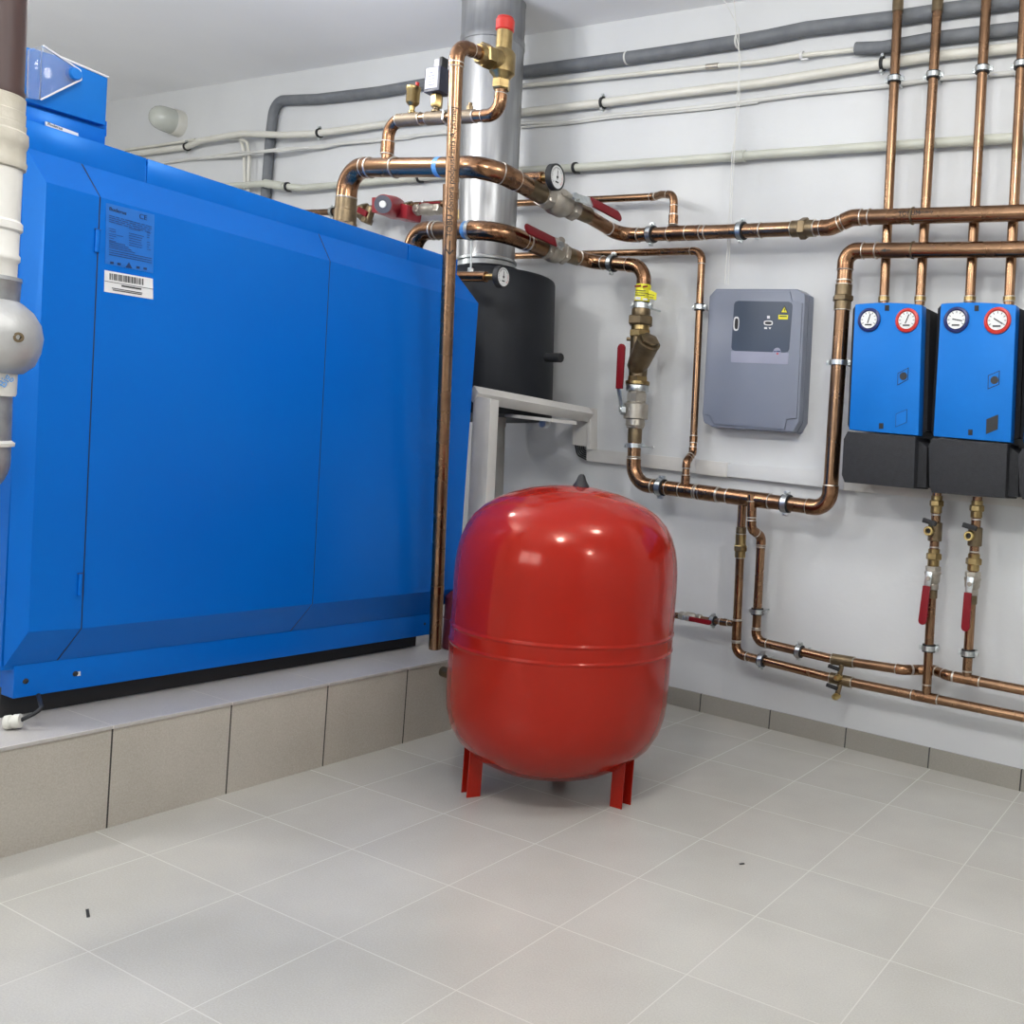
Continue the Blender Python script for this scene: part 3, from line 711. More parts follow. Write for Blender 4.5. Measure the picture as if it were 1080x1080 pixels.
vd = (CAM - q).normalized(); s_ = UP.cross(vd).normalized()
up_ = -t_ if t_.z < 0 else t_
text('TOBU donora podpuskania A zimnej', q + s_ * .006, up_, -s_, .0285, 'black', PD.o, 'handwriting')
b = BM(); bar(b, q - up_ * .01, q - up_ * .055, .004, .0006, vd, 0); bar(b, q - up_ * .056, q - up_ * .040 + s_ * .012, .004, .0006, vd, 0); bar(b, q - up_ * .056, q - up_ * .040 - s_ * .012, .004, .0006, vd, 0); obj('arrow', b, 'black', PD.o)

# blue sticker bands on pipe 1 and pipe 2
def band(P, u, v, w_, m, nm='sticker', k=1.02):
    p, t = near(P, u, v); obj(nm, lathe(BM(), p - t * w_ / 2, t, [(0, P.r * .99), (0, P.r * k), (w_, P.r * k), (w_, P.r * .99)], 22), m, P.o)
band(P1a, 464.5, 171.5, .022, 'bluesticker')

# --- pipe 2 : lower manifold ---
h2a = W(683, 279.5, O1)          # elbow towards down
X2 = None
b2 = W(618, 275, O1); X2p = b2.x
d2 = A(527, 243, x=X2p); Y2 = d2.y
e2 = A(441, 246, y=Y2); e2b = V(e2); e2b.z = 1.74
e2 = A(437, 243, y=Y2); e2b = V((e2.x, e2.y, 1.74))
R2a = mpx(d2, 19) / 2
P2a = pipe('copper_pipe', 'copper pipe leaving the boiler top behind the discharge pipe, lower of the two', [e2b, e2, d2, A(572, 262, x=X2p)], R2a, [1, 2.2, 3.2, 1])
band(P2a, 493, 241, .02, 'bluesticker'); joint(P2a, 462, 242); joint(P2a, 557, 252)
R2 = .0285
vt = W(680, 300, O1); vbm = W(668.5, 478, O1)
ball_valve('nickel ball valve with red lever on the lower manifold', A(573, 260, x=X2p), A(595, 267.5, x=X2p), R2 * 1.2, V((1, -.5, .5)),
           (A(591, 259, x=X2p + .07), A(586, 255.5, x=X2p + .07), A(553.5, 240, x=X2p + .07)), grip_w=.046)
P2m = pipe('pipe_nipple', 'dull bronze connector to the left of the lower ball valve', [A(560, 254.8, x=X2p), A(575, 260.7, x=X2p)], R2 * 1.2, m='bronze', elbows=False)
P2n = pipe('pipe_nipple', 'dull bronze connector to the right of the lower ball valve', [A(593, 266.8, x=X2p), A(609, 272, x=X2p)], R2 * 1.16, m='bronze', elbows=False)
el = W(680.5, 281, O1)
P2b = pipe('copper_pipe', 'copper pipe that turns down the wall above the yellow sticker', [A(600, 268, x=X2p), W(623, 276, O1), el, W(675.8, 335, O1)], R2, [1, 2, 2.6, 1])
ys = P2b
p, t = near(P2b, 677, 310); k2 = mpx(p, 1)
b = BM(); lathe(b, p - t * k2 * 9.5, t, [(0, R2), (0, R2 * 1.14), (k2 * 19, R2 * 1.14), (k2 * 19, R2)], 24)
st = obj('sticker', b, 'yellow', P2b.o, label='yellow printed sticker')
b = BM(); wslab(b, [(684, 305), (692.5, 309), (692, 316.5), (684, 315)], O1 + R2 * .6, O1 + R2 * .6 + .001); obj('sticker_flap', b, 'yellow', P2b.o)
b = BM()
for (u0, v0, u1, v1, th) in ((669.5, 302, 676, 301.4, 1.8), (678, 302.4, 683, 301.8, 1.8)): 
    a_, c_ = W(u0, v0, O1 + R2 * 1.16), W(u1, v1, O1 + R2 * 1.16); bar(b, a_, c_, k2 * th, .001, WN, 0)
obj('red_print', b, 'handle_red', P2b.o)
b = BM()
for (u0, v0, u1, v1, th) in ((670, 306, 681, 306.8, .7), (670, 308.5, 683, 309.5, .6), (670, 311, 680, 311.4, .6), (683, 310, 690, 311.5, .6), (683, 313, 689, 314, .6)):
    bar(b, W(u0, v0, O1 + R2 * 1.17), W(u1, v1, O1 + R2 * 1.17), k2 * th, .001, WN, 0)
obj('print', b, 'black', P2b.o)
b = BM(); bar(b, W(670.5, 314.2, O1 + R2 * 1.17), W(675.5, 314.8, O1 + R2 * 1.17), k2 * 3, .001, WN, 0); bar(b, W(678, 315.6, O1 + R2 * 1.17), W(683, 315.8, O1 + R2 * 1.17), k2 * 2, .001, WN, 0)
obj('white_print', b, 'white', P2b.o)

# strainer assembly on the vertical
def pv(v): 
    u = 676.5 + (v - 322) * (668.5 - 676.5) / (478 - 322); return W(u, v, O1)
yst = thing('strainer', 'bronze angled strainer on the vertical pipe left of the grey box', 'strainer', pv(409))
ax = (pv(330) - pv(470)).normalized()
def seg_(b, v0, v1, px, hexa=False, prof=None):
    a_, c_ = pv(v1), pv(v0); L = (c_ - a_).length; r = mpx(a_, px) / 2 * 1.08
    if hexa: hexn(b, a_, c_ - a_, L, r, ref=V((1, 0, 0)))
    else: lathe(b, a_, c_ - a_, [(0, r * .97), (L * .1, r), (L * .9, r), (L, r * .97)], 26)
b = BM(); seg_(b, 326, 335, 18.5); obj('threaded_end', b, 'bronze', yst)
b = BM(); seg_(b, 333.5, 343.5, 26, True); obj('union_nut', b, 'bronze', yst, ang=20)
b = BM(); seg_(b, 343, 350, 18); seg_(b, 348, 356, 22, True); obj('brass_end', b, 'brass', yst, ang=20)
b = BM(); seg_(b, 354, 398, 18); 
a_ = pv(388); cdir = (W(686, 362, O1 + .055) - W(672, 386, O1 + .0))
s0 = W(671, 388, O1 + .01); s1 = W(683.5, 362, O1 + .05); dv = (s1 - s0); rr = mpx(s1, 25) / 2
lathe(b, s0, dv, [(-.015, rr * .6), (0, rr * .85), (dv.length * .3, rr * .95), (dv.length, rr)], 30)
obj('body', b, 'bronze', yst)
b = BM(); lathe(b, s0 + dv, dv, [(0, rr * 1.04), (.008, rr * 1.04), (.010, rr * .95)], 30); hexn(b, s0 + dv * 1.1, dv, .012, rr * .85); obj('cover', b, 'bronze', yst, ang=25)
q = W(672, 358, O1 + .01); b = BM(); cyl(b, q, -WX + WN * .3, .046, .0085, 12); obj('drain_plug', b, 'bronze', yst)
b = BM(); seg_(b, 397, 403, 21, True); seg_(b, 402, 406, 24); obj('lower_nut', b, 'brass', yst, ang=20)
b = BM(); seg_(b, 406.5, 412.5, 22); obj('zinc_ring', b, 'zinc', yst)
# big valve
bvp = thing('ball_valve', 'nickel ball valve with upright red lever on the vertical pipe', 'valve', pv(452))
b = BM(); seg_(b, 414, 424.5, 21, True); seg_(b, 424, 444, 0.1); 
obj('upper_nut', b, 'nickel', bvp, ang=20)
b = BM(); a_, c_ = pv(451), pv(412); L = (c_ - a_).length; r = mpx(a_, 1)
lathe(b, a_, c_ - a_, [(0, r * 8.5), (L * .06, r * 10.5), (L * .22, r * 10), (L * .24, r * 13), (L * .62, r * 13), (L * .64, r * 12.2), (L * .68, r * 10), (L, r * 9)], 30); obj('body', b, 'nickel', bvp, ang=25)
b = BM(); seg_(b, 443, 452, 19.5, True); obj('lower_nut', b, 'nickel', bvp, ang=20)
c = W(664, 432.5, O1 + .035); b = BM(); sd = (WN * .75 - WX * .65).normalized(); cyl(b, c - sd * .03, sd, .04, r * 5.2, 20); obj('stem', b, 'nickel', bvp)
c2 = W(656.5, 432, O1 + .055); b = BM(); hexn(b, c2 - sd * .012, sd, .02, r * 5.4); cyl(b, c2, sd, .014, r * 3, 12); obj('stem_nut', b, 'zinc', bvp, ang=20)
g0 = W(653.2, 410, O1 + .075); g1 = W(655.8, 362.5, O1 + .075); hn = sd
b = BM(); bar(b, c2 + WN * .004, W(652.5, 408, O1 + .07), .022, .005, WN); obj('lever', b, 'zinc', bvp, ang=20)
def grip(parent, g0, g1, wd, hn, m='handle_red', th=.010):
    gd = (g1 - g0).normalized(); hn = (hn - gd * hn.dot(gd)).normalized(); s_ = gd.cross(hn).normalized(); hh = wd / 2
    outl = [g0 + s_ * hh * .9, g0 - s_ * hh * .9] + [g1 - gd * hh + (gd * math.sin(k * PI / 8) - s_ * math.cos(k * PI / 8)) * hh for k in range(9)]
    b = BM(); prism(b, [p - hn * th / 2 for p in outl], hn * th, .002); return obj('grip', b, m, parent, ang=30)
grip(bvp, g0, g1, mpx(g0, 9.5), WN)
# lower part of pipe 2
c0 = pv(451); q1 = W(665, 511.5, O1); q2 = W(878, 538.5, O1)
P2c = pipe('copper_pipe', 'copper U-shaped run below the valves that rises again left of the blue pumps',
           [pv(449), W(667.5, 510, O1), W(874.5, 537, O1), W(892.5, 264.5, O1), W(1120, 262.5, O1)], R2, [1, 3.1, 2.2, 1.6, 1])
sleeve(P2c, (669, 452), (668.6, 467), 1.06, 'bronze', 'adapter', False)
joint(P2c, 668, 482, 'nickel'); joint(P2c, 718, 518); joint(P2c, 735, 521); joint(P2c, 739, 522); joint(P2c, 758, 523); joint(P2c, 768, 524.5); joint(P2c, 925, 264)
sleeve(P2c, (704, 515.5), (733, 520.5), 1.08); sleeve(P2c, (736, 521), (757, 523.5), 1.12, 'copper2', 'reducer'); sleeve(P2c, (768, 525), (812, 530.5), 1.10, 'copper2', 'tee')
sleeve(P2c, (887.3, 300), (885.7, 327), 1.12, 'bronze', 'union'); nut(P2c, 886.5, 315, .022, 1.42)
joint(P2c, 889, 296); joint(P2c, 963, 263.5, 'bronze', .008)
q, t_ = along(P2c, 934, 263.5, .0006); b = BM(); bar(b, q, q + WX * .03, .004, .0006, WN, 0); prism(b, [q - WX * .008, q + WX * .012 + UP * .007, q + WX * .012 - UP * .007], WN * .0006); obj('arrow', b, 'black', P2c.o)

# --- thin pipes ---
R3 = .0155
e3 = W(711, 206, O1)
P3 = pipe('copper_pipe', 'thin copper bypass dropping into the upper manifold', [W(490, 217, .08), W(690, 207.5, .08), W(698, 205, .11), W(711, 205.5, O1), W(710, 237, O1)], R3 * 1.0, [1, 1.5, 1.5, 2.6, 1])
sleeve(P3, (710.5, 217), (710.3, 226), 1.12); sleeve(P3, (710, 227), (710, 237), 1.3, 'copper2', 'tee_branch')
P4 = pipe('copper_pipe', 'thin copper pipe running down the wall left of the grey box',
          [W(508, 271, .07), W(740.5, 264.5, .07), W(731.5, 463, .07), W(730.5, 478, .08), W(724, 487, O1), W(722.3, 520, O1)], R3, [1, 2.8, 1, 1.6, 1.6, 1])
sleeve(P4, (732, 460), (731.3, 467), 1.1); sleeve(P4, (723.3, 501), (723, 512), 1.2, 'copper2', 'tee_branch')

# --- drop legs ---
R5 = .0175
O5 = .10
P5 = pipe('copper_pipe', 'left of two copper drop pipes under the manifold, ending at the right edge',
          [W(783, 530, O1 - .02), W(776, 689.5, O5), W(885, 717, O5), W(1120, 764.5, O5)], R5, [1, 2.3, 1, 1])
for a, b in (((782.3, 556), (781.8, 566)),): sleeve(P5, a, b, 1.18, 'bronze', 'adapter', False)
sleeve(P5, (781.7, 563), (780.3, 588), 1.25, 'brass', 'union', True); nut(P5, 780.9, 578, .025, 1.65, 'brass')
joint(P5, 776.3, 653); joint(P5, 776.2, 677, 'nickel', .01); sleeve(P5, (776.3, 654), (776, 675), 1.12)
P6 = pipe('copper_pipe', 'right copper drop pipe with swan neck under the manifold',
          [W(793, 522, O1 + .02), W(792.5, 558, O1 + .02), W(803, 566, O5), W(797, 676, O5), W(880, 695.5, O5), W(953, 706.5, O5), W(968, 706.5, .055), W(984, 706.5, .05), W(1000, 712.5, O5), W(1120, 736, O5)],
          R5, [1, 1.7, 1.7, 2.3, 1, 1.5, 1.5, 1.5, 1.5, 1])
joint(P6, 793, 546); joint(P6, 797.5, 664); joint(P6, 803, 577); sleeve(P6, (793, 529), (793, 546), 1.1)
joint(P6, 1005, 714); joint(P6, 1033, 720); sleeve(P6, (1006, 714), (1033, 719.5), 1.12, 'copper2', 'tee')
joint(P5, 962, 733); joint(P5, 989, 738.5); sleeve(P5, (962, 733), (989, 738.5), 1.12, 'copper2', 'tee')
for P, (ua, va), (ub, vb2), sg in ((P6, (878, 695.3), (901, 699), 0), (P5, (876, 714.5), (899, 719.5), 1)):
    sleeve(P, (ua, va), (ub, vb2), 1.22, 'bronze', 'drain_tee', True, 'nickel')
# small drain cocks
def drain(label, c, ex):
    t = thing('drain_cock', label, 'drain cock', c)
    b = BM(); cyl(b, c, ex, .055, .010, 14); obj('body', b, 'bronze', t)
    e = c + ex * .05
    b = BM(); lathe(b, e - WN * .01, WN, [(0, .012), (.02, .014), (.03, .011), (.034, .011), (.040, .007), (.040, .004)], 16); obj('outlet', b, 'brass2', t)
    b = BM(); bar(b, c + ex * .018 + WN * .014, c + ex * .010 - WX * .045 + WN * .018, .014, .013, ex, .002); obj('lever', b, 'rubber', t)
    return t
drain('small bronze drain cock on the upper of the two low pipes', W(888, 701, O5 + .022), (-UP * .9 - WX * .15).normalized())
drain('small bronze drain cock on the lower of the two low pipes', W(886, 721, O5 + .022), (-UP * .9 - WX * .15).normalized())

# --- pump feed verticals ---
def feed(name_l, top, bot, u_lab):
    """vertical assembly below the pumps; returns nothing"""
    P = pipe('copper_pipe', name_l[0], [W(*top, O5), W(*bot, O5)], R5 * .95, elbows=False)
    def at(v): t = (v - top[1]) / (bot[1] - top[1]); return (top[0] + (bot[0] - top[0]) * t, v)
    y0 = top[1]
    sleeve(P, at(y0 + 4), at(y0 + 22), 1.22, 'brass', 'adapter', False); nut(P, *at(y0 + 12), .022, 1.55, 'brass')
    joint(P, *at(y0 + 24))
    # drain block with foam
    a_, t = near(P, *at(y0 + 32)); c_, _ = near(P, *at(y0 + 52)); dc = thing('drain_cock', name_l[1], 'drain cock', c_)
    b = BM(); cyl(b, a_, c_ - a_, (c_ - a_).length, R5 * 1.42, 20); obj('body', b, 'bronze', dc)
    q = a_.lerp(c_, .45) - WX * .008
    b = BM(); lathe(b, q + WN * R5, WN, [(0, .012), (.012, .012), (.014, .017), (.034, .017), (.036, .015), (.036, .010), (.02, .009)], 20); obj('outlet', b, 'brass2', dc)
    b = BM(); lathe(b, q + WN * (R5 + .022), WN, [(0, .010), (.002, .010)], 16); obj('bore', b, 'black', dc)
    b = BM(); bar(b, q + UP * .026 + WN * .03 + WX * .02, q + UP * .036 + WN * .03 - WX * .03, .017, .014, WN, .002); obj('lever', b, 'rubber', dc)
    joint(P, *at(y0 + 58)); sleeve(P, at(y0 + 60), at(y0 + 78), 1.25, 'brass', 'union', False); nut(P, *at(y0 + 68), .024, 1.7, 'brass')
    return P, at
F1, at1 = feed(('left of two vertical copper pipes rising to the right pump group', 'drain cock with brass outlet on the left pump feed pipe'), (988.5, 519), (977.0, 733), 0)
F2, at2 = feed(('right of two vertical copper pipes rising to the right pump group', 'drain cock with brass outlet on the right pump feed pipe'), (1031, 524), (1019.5, 716), 1)
joint(F1, 977.5, 722); joint(F2, 1020, 708)
for P, at_, lab_, (pu, pvv), (gu0, gv0, gu1, gv1), y0 in ((F1, at1, 'nickel ball valve with hanging red lever on the left pump feed', (979.5, 610), (977.5, 618, 972.5, 659), 597),
                                     (F2, at2, 'nickel ball valve with hanging red lever on the right pump feed', (1023, 616), (1021, 625, 1018, 666), 603)):
    a_, _ = near(P, *at_(y0)); c_, _ = near(P, *at_(y0 + 25)); t = thing('ball_valve', lab_, 'valve', c_)
    ax = (c_ - a_); L = ax.length; r = R5
    b = BM(); lathe(b, a_, ax, [(0, r * 1.2), (L * .02, r * 1.4), (L * .22, r * 1.45), (L * .25, r * 1.68), (L * .33, r * 1.68), (L * .38, r * 1.55), (L * .62, r * 1.5), (L * .74, r * 1.2), (L * .78, r * 1.3), (L * .98, r * 1.3), (L, r)], 28); obj('body', b, 'nickel', t, ang=25)
    b = BM(); hexn(b, a_, ax, L * .2, r * 1.62); obj('end_nut', b, 'nickel', t, ang=20)
    pv_ = W(pu, pvv, O5 + .05); b = BM(); cyl(b, pv_ - WN * .05, WN, .05, .009, 14); obj('stem', b, 'nickel', t)
    b = BM(); bar(b, pv_ + UP * .024, W(gu0, gv0 + 2, O5 + .052), .024, .004, WN); obj('lever', b, 'zinc', t, ang=20)
    b = BM(); hexn(b, pv_, WN, .009, .009); obj('stem_nut', b, 'nickel', t, ang=20)
    grip(t, W(gu0, gv0, O5 + .055), W(gu1, gv1, O5 + .062), mpx(pv_, 9), WN)
    sleeve(P, at_(y0 + 25), at_(y0 + 34), 1.2, 'bronze', 'adapter', False)

# --- branch to the vessel ---
PB = pipe('copper_pipe', 'short copper branch from behind the red vessel to the left drop pipe', [W(690, 645, O5), W(718, 650, O5), W(773, 657.5, O5)], R5 * .72, 1, elbows=False)
sleeve(PB, (760, 656), (768, 657), 1.2); joint(PB, 760, 656)
ball_valve('small ball valve with red lever beside the red vessel', W(717, 649, O5), W(740, 652.5, O5), R5 * .72, WN, (W(722, 651.5, O5 + .03), W(727, 652.5, O5 + .03), W(750, 657, O5 + .03)), grip_w=.021)

# --- risers ---
RO = .085
RR = mpx(W(935, 200, RO), 10.2) / 2
RIS = []
for lab_, (ut, ub) in (('leftmost', (948, 932)), ('second from the left', (990, 970)), ('third from the left', (1041, 1022.5)), ('rightmost', (1081.5, 1064))):
    P = pipe('copper_riser', f'{lab_} of four slim copper risers going up from the pumps', [W(ub, 322, RO), W(ut, -14, RO)], RR, elbows=False); RIS.append(P)
    tt = lambda v: (ub + (ut - ub) * (322 - v) / 336, v)
    sleeve(P, tt(318), tt(313), 1.15, 'brass', 'adapter', True)
    if ut < 1000: sleeve(P, tt(13), tt(-4), 1.14, 'bronze', 'coupling', False)
for P, (u, v), l_ in zip(RIS, ((943, 84), (985, 79.5), (1036.5, 73.5), (1077, 68.5)), ('leftmost', 'second', 'third', 'rightmost')):
    clamp(P, u, v, f'zinc pipe clamp with rubber liner on the {l_} copper riser from the left', .017, grp='clamps on the copper risers')

# clamps
clamp(P1b, 687, 245, 'zinc clamp left of the bypass joint on the upper manifold', .022)
clamp(P1b, 782, 243, 'zinc clamp on the upper manifold above the grey box', .02)
clamp(P2b, 646, 277, 'zinc clamp on the lower manifold just before it turns down', .02)
clamp(P2b, 676.4, 322.5, 'zinc clamp under the yellow sticker', .022)
clamp(P4, 737.5, 324, 'zinc clamp on the thin pipe at the grey box corner', .018)
clamp(P2c, 697, 515.5, 'zinc clamp on the bottom run next to the red vessel top', .024)
clamp(P2c, 829, 532.5, 'zinc clamp on the bottom run under the grey box', .022)
clamp(P2c, 882.5, 382.5, 'zinc clamp on the vertical pipe between grey box and left pump', .018, rub=False)
clamp(P2c, 668.3, 470, 'zinc clamp just below the upright-lever ball valve', .018, rub=False)
clamp(P6, 798.5, 645, 'zinc clamp halfway down the right drop pipe', .018)
clamp(P6, 843, 687, 'zinc clamp on the upper of the two low pipes', .018)
clamp(P5, 803, 697, 'zinc clamp on the lower of the two low pipes', .018)
clamp(PB, 752, 655, 'zinc clamp on the short branch by the red vessel', .016)
clamp(F1, 980, 683.5, 'zinc clamp low on the left pump feed pipe', .018)
clamp(F2, 1021.3, 689, 'zinc clamp low on the right pump feed pipe', .018)

# second thermometer and hanger rod near the boiler corner
gc2 = A(527.5, 292, x=X2p + .02); gs2 = A(478, 291.5, y=gc2.y)
gauge('dial thermometer in front of the black flue drum', gs2, gc2, V((1, .05, 0)), mpx(gc2, 11.5), sr=.021)
ha = A(497.5, 247, y=Y2); hb = A(496.5, 286, y=Y2)
t = thing('hanger_rod', 'thin threaded rod with clamp under the lower boiler pipe', 'hanger', hb)
obj('rod', sweep(BM(), [ha, hb], .0035, 8), 'zinc', t); obj('nut', hexn(BM(), hb - UP * .01, UP, .022, .013), 'zinc', t, ang=20)
for dz in (.0,): b = BM(); p_, t2 = near(P2a, 497, 241); lathe(b, p_ - t2 * .008, t2, [(0, R2a * 1.02), (0, R2a * 1.12), (.016, R2a * 1.12), (.016, R2a * 1.02)], 24); obj('band', b, 'zinc', t)

# --- flue ---
FC = V((-1.452, -.042, 0)); fb = W(513, 285, .35); ft_ = W(522, -30, .35)
fl_ = thing('flue_pipe', 'brushed steel flue pipe rising to the ceiling behind the boiler pipes', 'flue', fb)
axf = (ft_ - fb).normalized(); Lf = (ft_ - fb).length
r0, r1 = mpx(fb, 57.5) / 2, mpx(ft_, 66) / 2
def zf(v): return (W(513 + (285 - v) * 9 / 315, v, .35) - fb).dot(axf)
b = BM(); pr = []
for v in (285, 200, 120, 51.5): pr.append((zf(v), r0 + (r1 - r0) * (285 - v) / 260))
pr += [(zf(51), pr[-1][1] + .003), (zf(44), pr[-1][1] + .004), (zf(43), pr[-1][1] + .001)]
ztp = (cz(fb.x) - .004 - fb.z) / axf.z
pr += [(zf(4), r1), (zf(3), r1 + .003), (max(ztp - .015, zf(2)), r1 + .003)]
obj('pipe', lathe(b, fb, axf, pr, 56), 'steel', fl_)
cl0 = fb
b = BM(); lathe(b, fb - axf * .02, axf, [(0, r0 * 1.05), (.0, r0 * 1.13), (.012, r0 * 1.13), (.02, r0 * 1.04), (.045, r0 * 1.04), (.05, r0 * 1.09), (.06, r0 * 1.09), (.065, r0 * 1.0)], 48); obj('collar', b, 'zinc', fl_)
dr = thing('insulated_flue_drum', 'matt black insulated drum at the foot of the steel flue', 'flue drum', W(515, 440, .35))
dtp = W(514, 296, .35); dbt = W(511.5, 441, .35); axd = (dtp - dbt).normalized(); Ld = (dtp - dbt).length; rd_ = mpx(dtp, 71)
b = BM(); lathe(b, dbt, axd, [(0, rd_ * .97), (.01, rd_ * .985), (Ld - .012, rd_), (Ld - .003, rd_ * .99), (Ld, rd_ * .975), (Ld, r0 * 1.2), (Ld + .045, r0 * 1.2), (Ld + .05, r0 * 1.05)], 72)
obj('shell', b, 'drum', dr, ang=50)
q = W(576, 377, .33); b = BM(); cyl(b, q, WX, .085, .020, 18); obj('nozzle', b, 'rubber', dr)
b = BM(); wslab(b, [(532, 436), (582, 441.5), (582, 445), (532, 439.5)], .30, .46); obj('drip_tray', b, 'trunk', dr)
b = BM(); cyl(b, W(577, 447, .4), WN, .03, .02, 16); obj('bolt', b, 'zinc', dr)
# grey lower flue
lo = thing('grey_flue_stub', 'dull grey vertical flue stub below the black drum', 'flue', W(524, 620, .35))
b = BM(); a_ = W(518, 640, .35); c_ = W(523.5, 437, .35); rr_ = mpx(c_, 19) / 2
lathe(b, a_, c_ - a_, [(0, rr_), ((c_ - a_).length * .93, rr_), ((c_ - a_).length * .94, rr_ * 1.08), ((c_ - a_).length, rr_ * 1.08)], 36); obj('pipe', b, 'flue_grey', lo)

# --- cable trunking ---
tr = thing('cable_trunking', 'pale trunking bridging from the boiler side to the wall', 'trunking', V((-.7, -.1, 1.2)))
XT = None
tw = W(619, 430, 0.0)
a1 = A(619, 431.5, x=tw.x); a0 = A(498.5, 411, x=tw.x - .0)
# runs from the wall towards the boiler (straight out of the wall, slightly along it)
tA = W(617, 431, .03)
tB = A(498, 410, x=-.93)
def tbeam(px, y_in, y_out): pass
top = [W(622, 432.5, .04), A(498.8, 408.5, y=-.42)]
th = .045
b = BM(); e0 = W(620.5, 437.5, .05); e1 = A(499.0, 415.5, y=-.45); dirb = (e1 - e0).normalized()
bar(b, e0, e1, .050, .045, WN, .002)
obj('beam', b, 'trunk', tr)
b = BM(); wslab(b, [(604, 441), (619, 441), (618.5, 471), (603.5, 469)], 0.0, .045, .001); obj('drop', b, 'trunk', tr)
b = BM(); wslab(b, [(619, 430), (623, 430.5), (622.5, 474), (618.5, 474)], 0.0, .05, .001); obj('joint_cover', b, 'trunk', tr)
b = BM()
for k in range(5):
    c0 = W(606.5 + k * 2.2, 468, .025); c1 = W(609 + k * 1.6, 480 - k * 1.2, .025); c2 = W(620, 485.5 - k * 2.4, .025); sweep(b, fillet([c0, c1, c2], .03)[0], .0038, 8)
cb = obj('cables', b, 'rubber', tr)
b = BM(); e2_ = [A(499.5, 417, y=-.45), A(517.5, 421, y=-.45), A(511, 560, y=-.45), A(492.5, 560, y=-.45)]
tp_ = thing('vertical_trunking', 'upright metal grey trunking beside the right end of the boiler', 'trunking', A(500, 560, y=-.45))
obj('duct', prism(b, e2_, V((0, .05, 0)), .0015), 'trunk', tp_)
wt = thing('wall_trunking', 'long pale cable trunking along the wall behind the copper pipes', 'trunking', W(760, 495, 0))
b = BM(); wslab(b, [(618.5, 473), (734, 484.5), (733.8, 499), (618.5, 486)], 0, .03, .001); obj('trunking', b, 'trunk', wt)
b = BM(); wslab(b, [(734, 484.5), (767, 488), (766.5, 503.5), (733.8, 499.5)], 0, .034, .001); obj('joint_cover', b, 'trunk', wt)
b = BM(); wslab(b, [(767, 488.5), (890, 498), (889.5, 516.5), (766.5, 502.5)], 0, .03, .001); obj('trunking', b, 'wall', wt)
b = BM(); wslab(b, [(889.8, 500), (1110, 520), (1110, 538), (889.5, 517)], 0, .03, .001); obj('trunking', b, 'trunk', wt)

# --- grey control box ---
OB = .078
gb = thing('wall_control_box', 'grey plastic wall unit with dark front label and warning sticker', 'control box', W(795, 450, 0))
fpx = [(755, 304), (841, 304.5), (849, 310), (849, 318), (842.5, 445), (836.5, 456), (750, 450.5), (741.5, 445), (740.3, 436), (747.8, 312)]
b = BM(); f1 = [W(u, v, OB) for u, v in fpx]
cF = sum(f1, V()) / len(f1)
f1s = [cF + (p - cF) * .996 for p in f1]
back_ = [cF + (p - cF) * 1.0 - WN * (OB * .45) for p in f1]
back2 = [p - WN * (OB * .55) for p in back_]
loft(b, back2, back_, 0); loft(b, [p - WN * .0 for p in back_], [p for p in f1s], .006, 3)
obj('case', b, 'boxgrey', gb, ang=50)
b = BM(); wslab(b, [(748, 304.8), (840, 305), (836, 445), (741, 440)], OB - .01, OB + .004, .003); 
# raised centre of lid
b = BM(); wslab(b, [(748.6, 316), (755, 306.5), (833, 307), (835, 317), (846, 319), (840, 441), (829.5, 442.5), (827, 453), (753, 447.5), (748, 438), (742.5, 437)], OB - .012, OB + .006, .004); obj('lid', b, 'boxgrey', gb, ang=50)
for u, v in ((840, 311.5), (833.5, 447.5), (746, 443.5)):
    b = BM(); p = W(u, v, OB - .004); lathe(b, p, WN, [(0, .014), (.003, .014), (.0035, .010), (.0015, .009)], 20); obj('screw', b, 'boxgrey', gb)
def rr_poly(px, k=.18):
    out = []; n = len(px)
    for i in range(n):
        a_, p_, c_ = V((*px[i - 1], 0)), V((*px[i], 0)), V((*px[(i + 1) % n], 0))
        for t_ in (0, .5, 1): 
            q_ = p_ + (a_ - p_) * k * (1 - t_) + (c_ - p_) * k * t_ - ((a_ + c_) / 2 - p_) * 0
            if t_ == .5: q_ = p_ + ((a_ - p_) + (c_ - p_)) * k * .3
            out.append((q_.x, q_.y))
    return out
lp = obj('front_label', wslab(BM(), rr_poly([(774.5, 317.2), (836, 318.3), (832, 372), (771, 370)], .07), OB + .004, OB + .0075), 'panelblue', gb, label='dark slate front label')
obj('lower_strip', wslab(BM(), rr_poly([(771, 370), (831.8, 372), (831, 384.2), (770.8, 382)], .05), OB + .004, OB + .0072), 'lilac', gb)
OL = OB + .0078
b = BM(); wslab(b, rr_poly([(773.8, 334), (779.8, 334), (779, 349), (773.2, 348.8)], .3), OL - .001, OL + .0003); wslab(b, rr_poly([(805.5, 338), (815, 338), (815, 343.3), (805.5, 343)], .3), OL - .001, OL + .0003); wslab(b, [(809, 333), (812, 333), (812, 336), (809, 336)], OL - .001, OL); wslab(b, [(806, 345), (809, 345), (809, 347), (806, 347)], OL - .001, OL); wslab(b, [(810.5, 345.3), (813.5, 345.3), (812, 347.5)], OL - .001, OL)
obj('white_print', b, 'white', lp)
b = BM(); wslab(b, rr_poly([(775.1, 335.8), (778.8, 335.8), (778.2, 347.2), (774.6, 347)], .3), OL, OL + .0008); wslab(b, rr_poly([(806.8, 339.2), (813.8, 339.2), (813.8, 342.2), (806.8, 342)], .3), OL, OL + .0008); obj('display_windows', b, 'black', lp)
b = BM(); wslab(b, [(827.5, 322), (831.3, 330.3), (822.8, 330)], OL - .001, OL + .0002); obj('warning_triangle_border', b, 'black', lp)
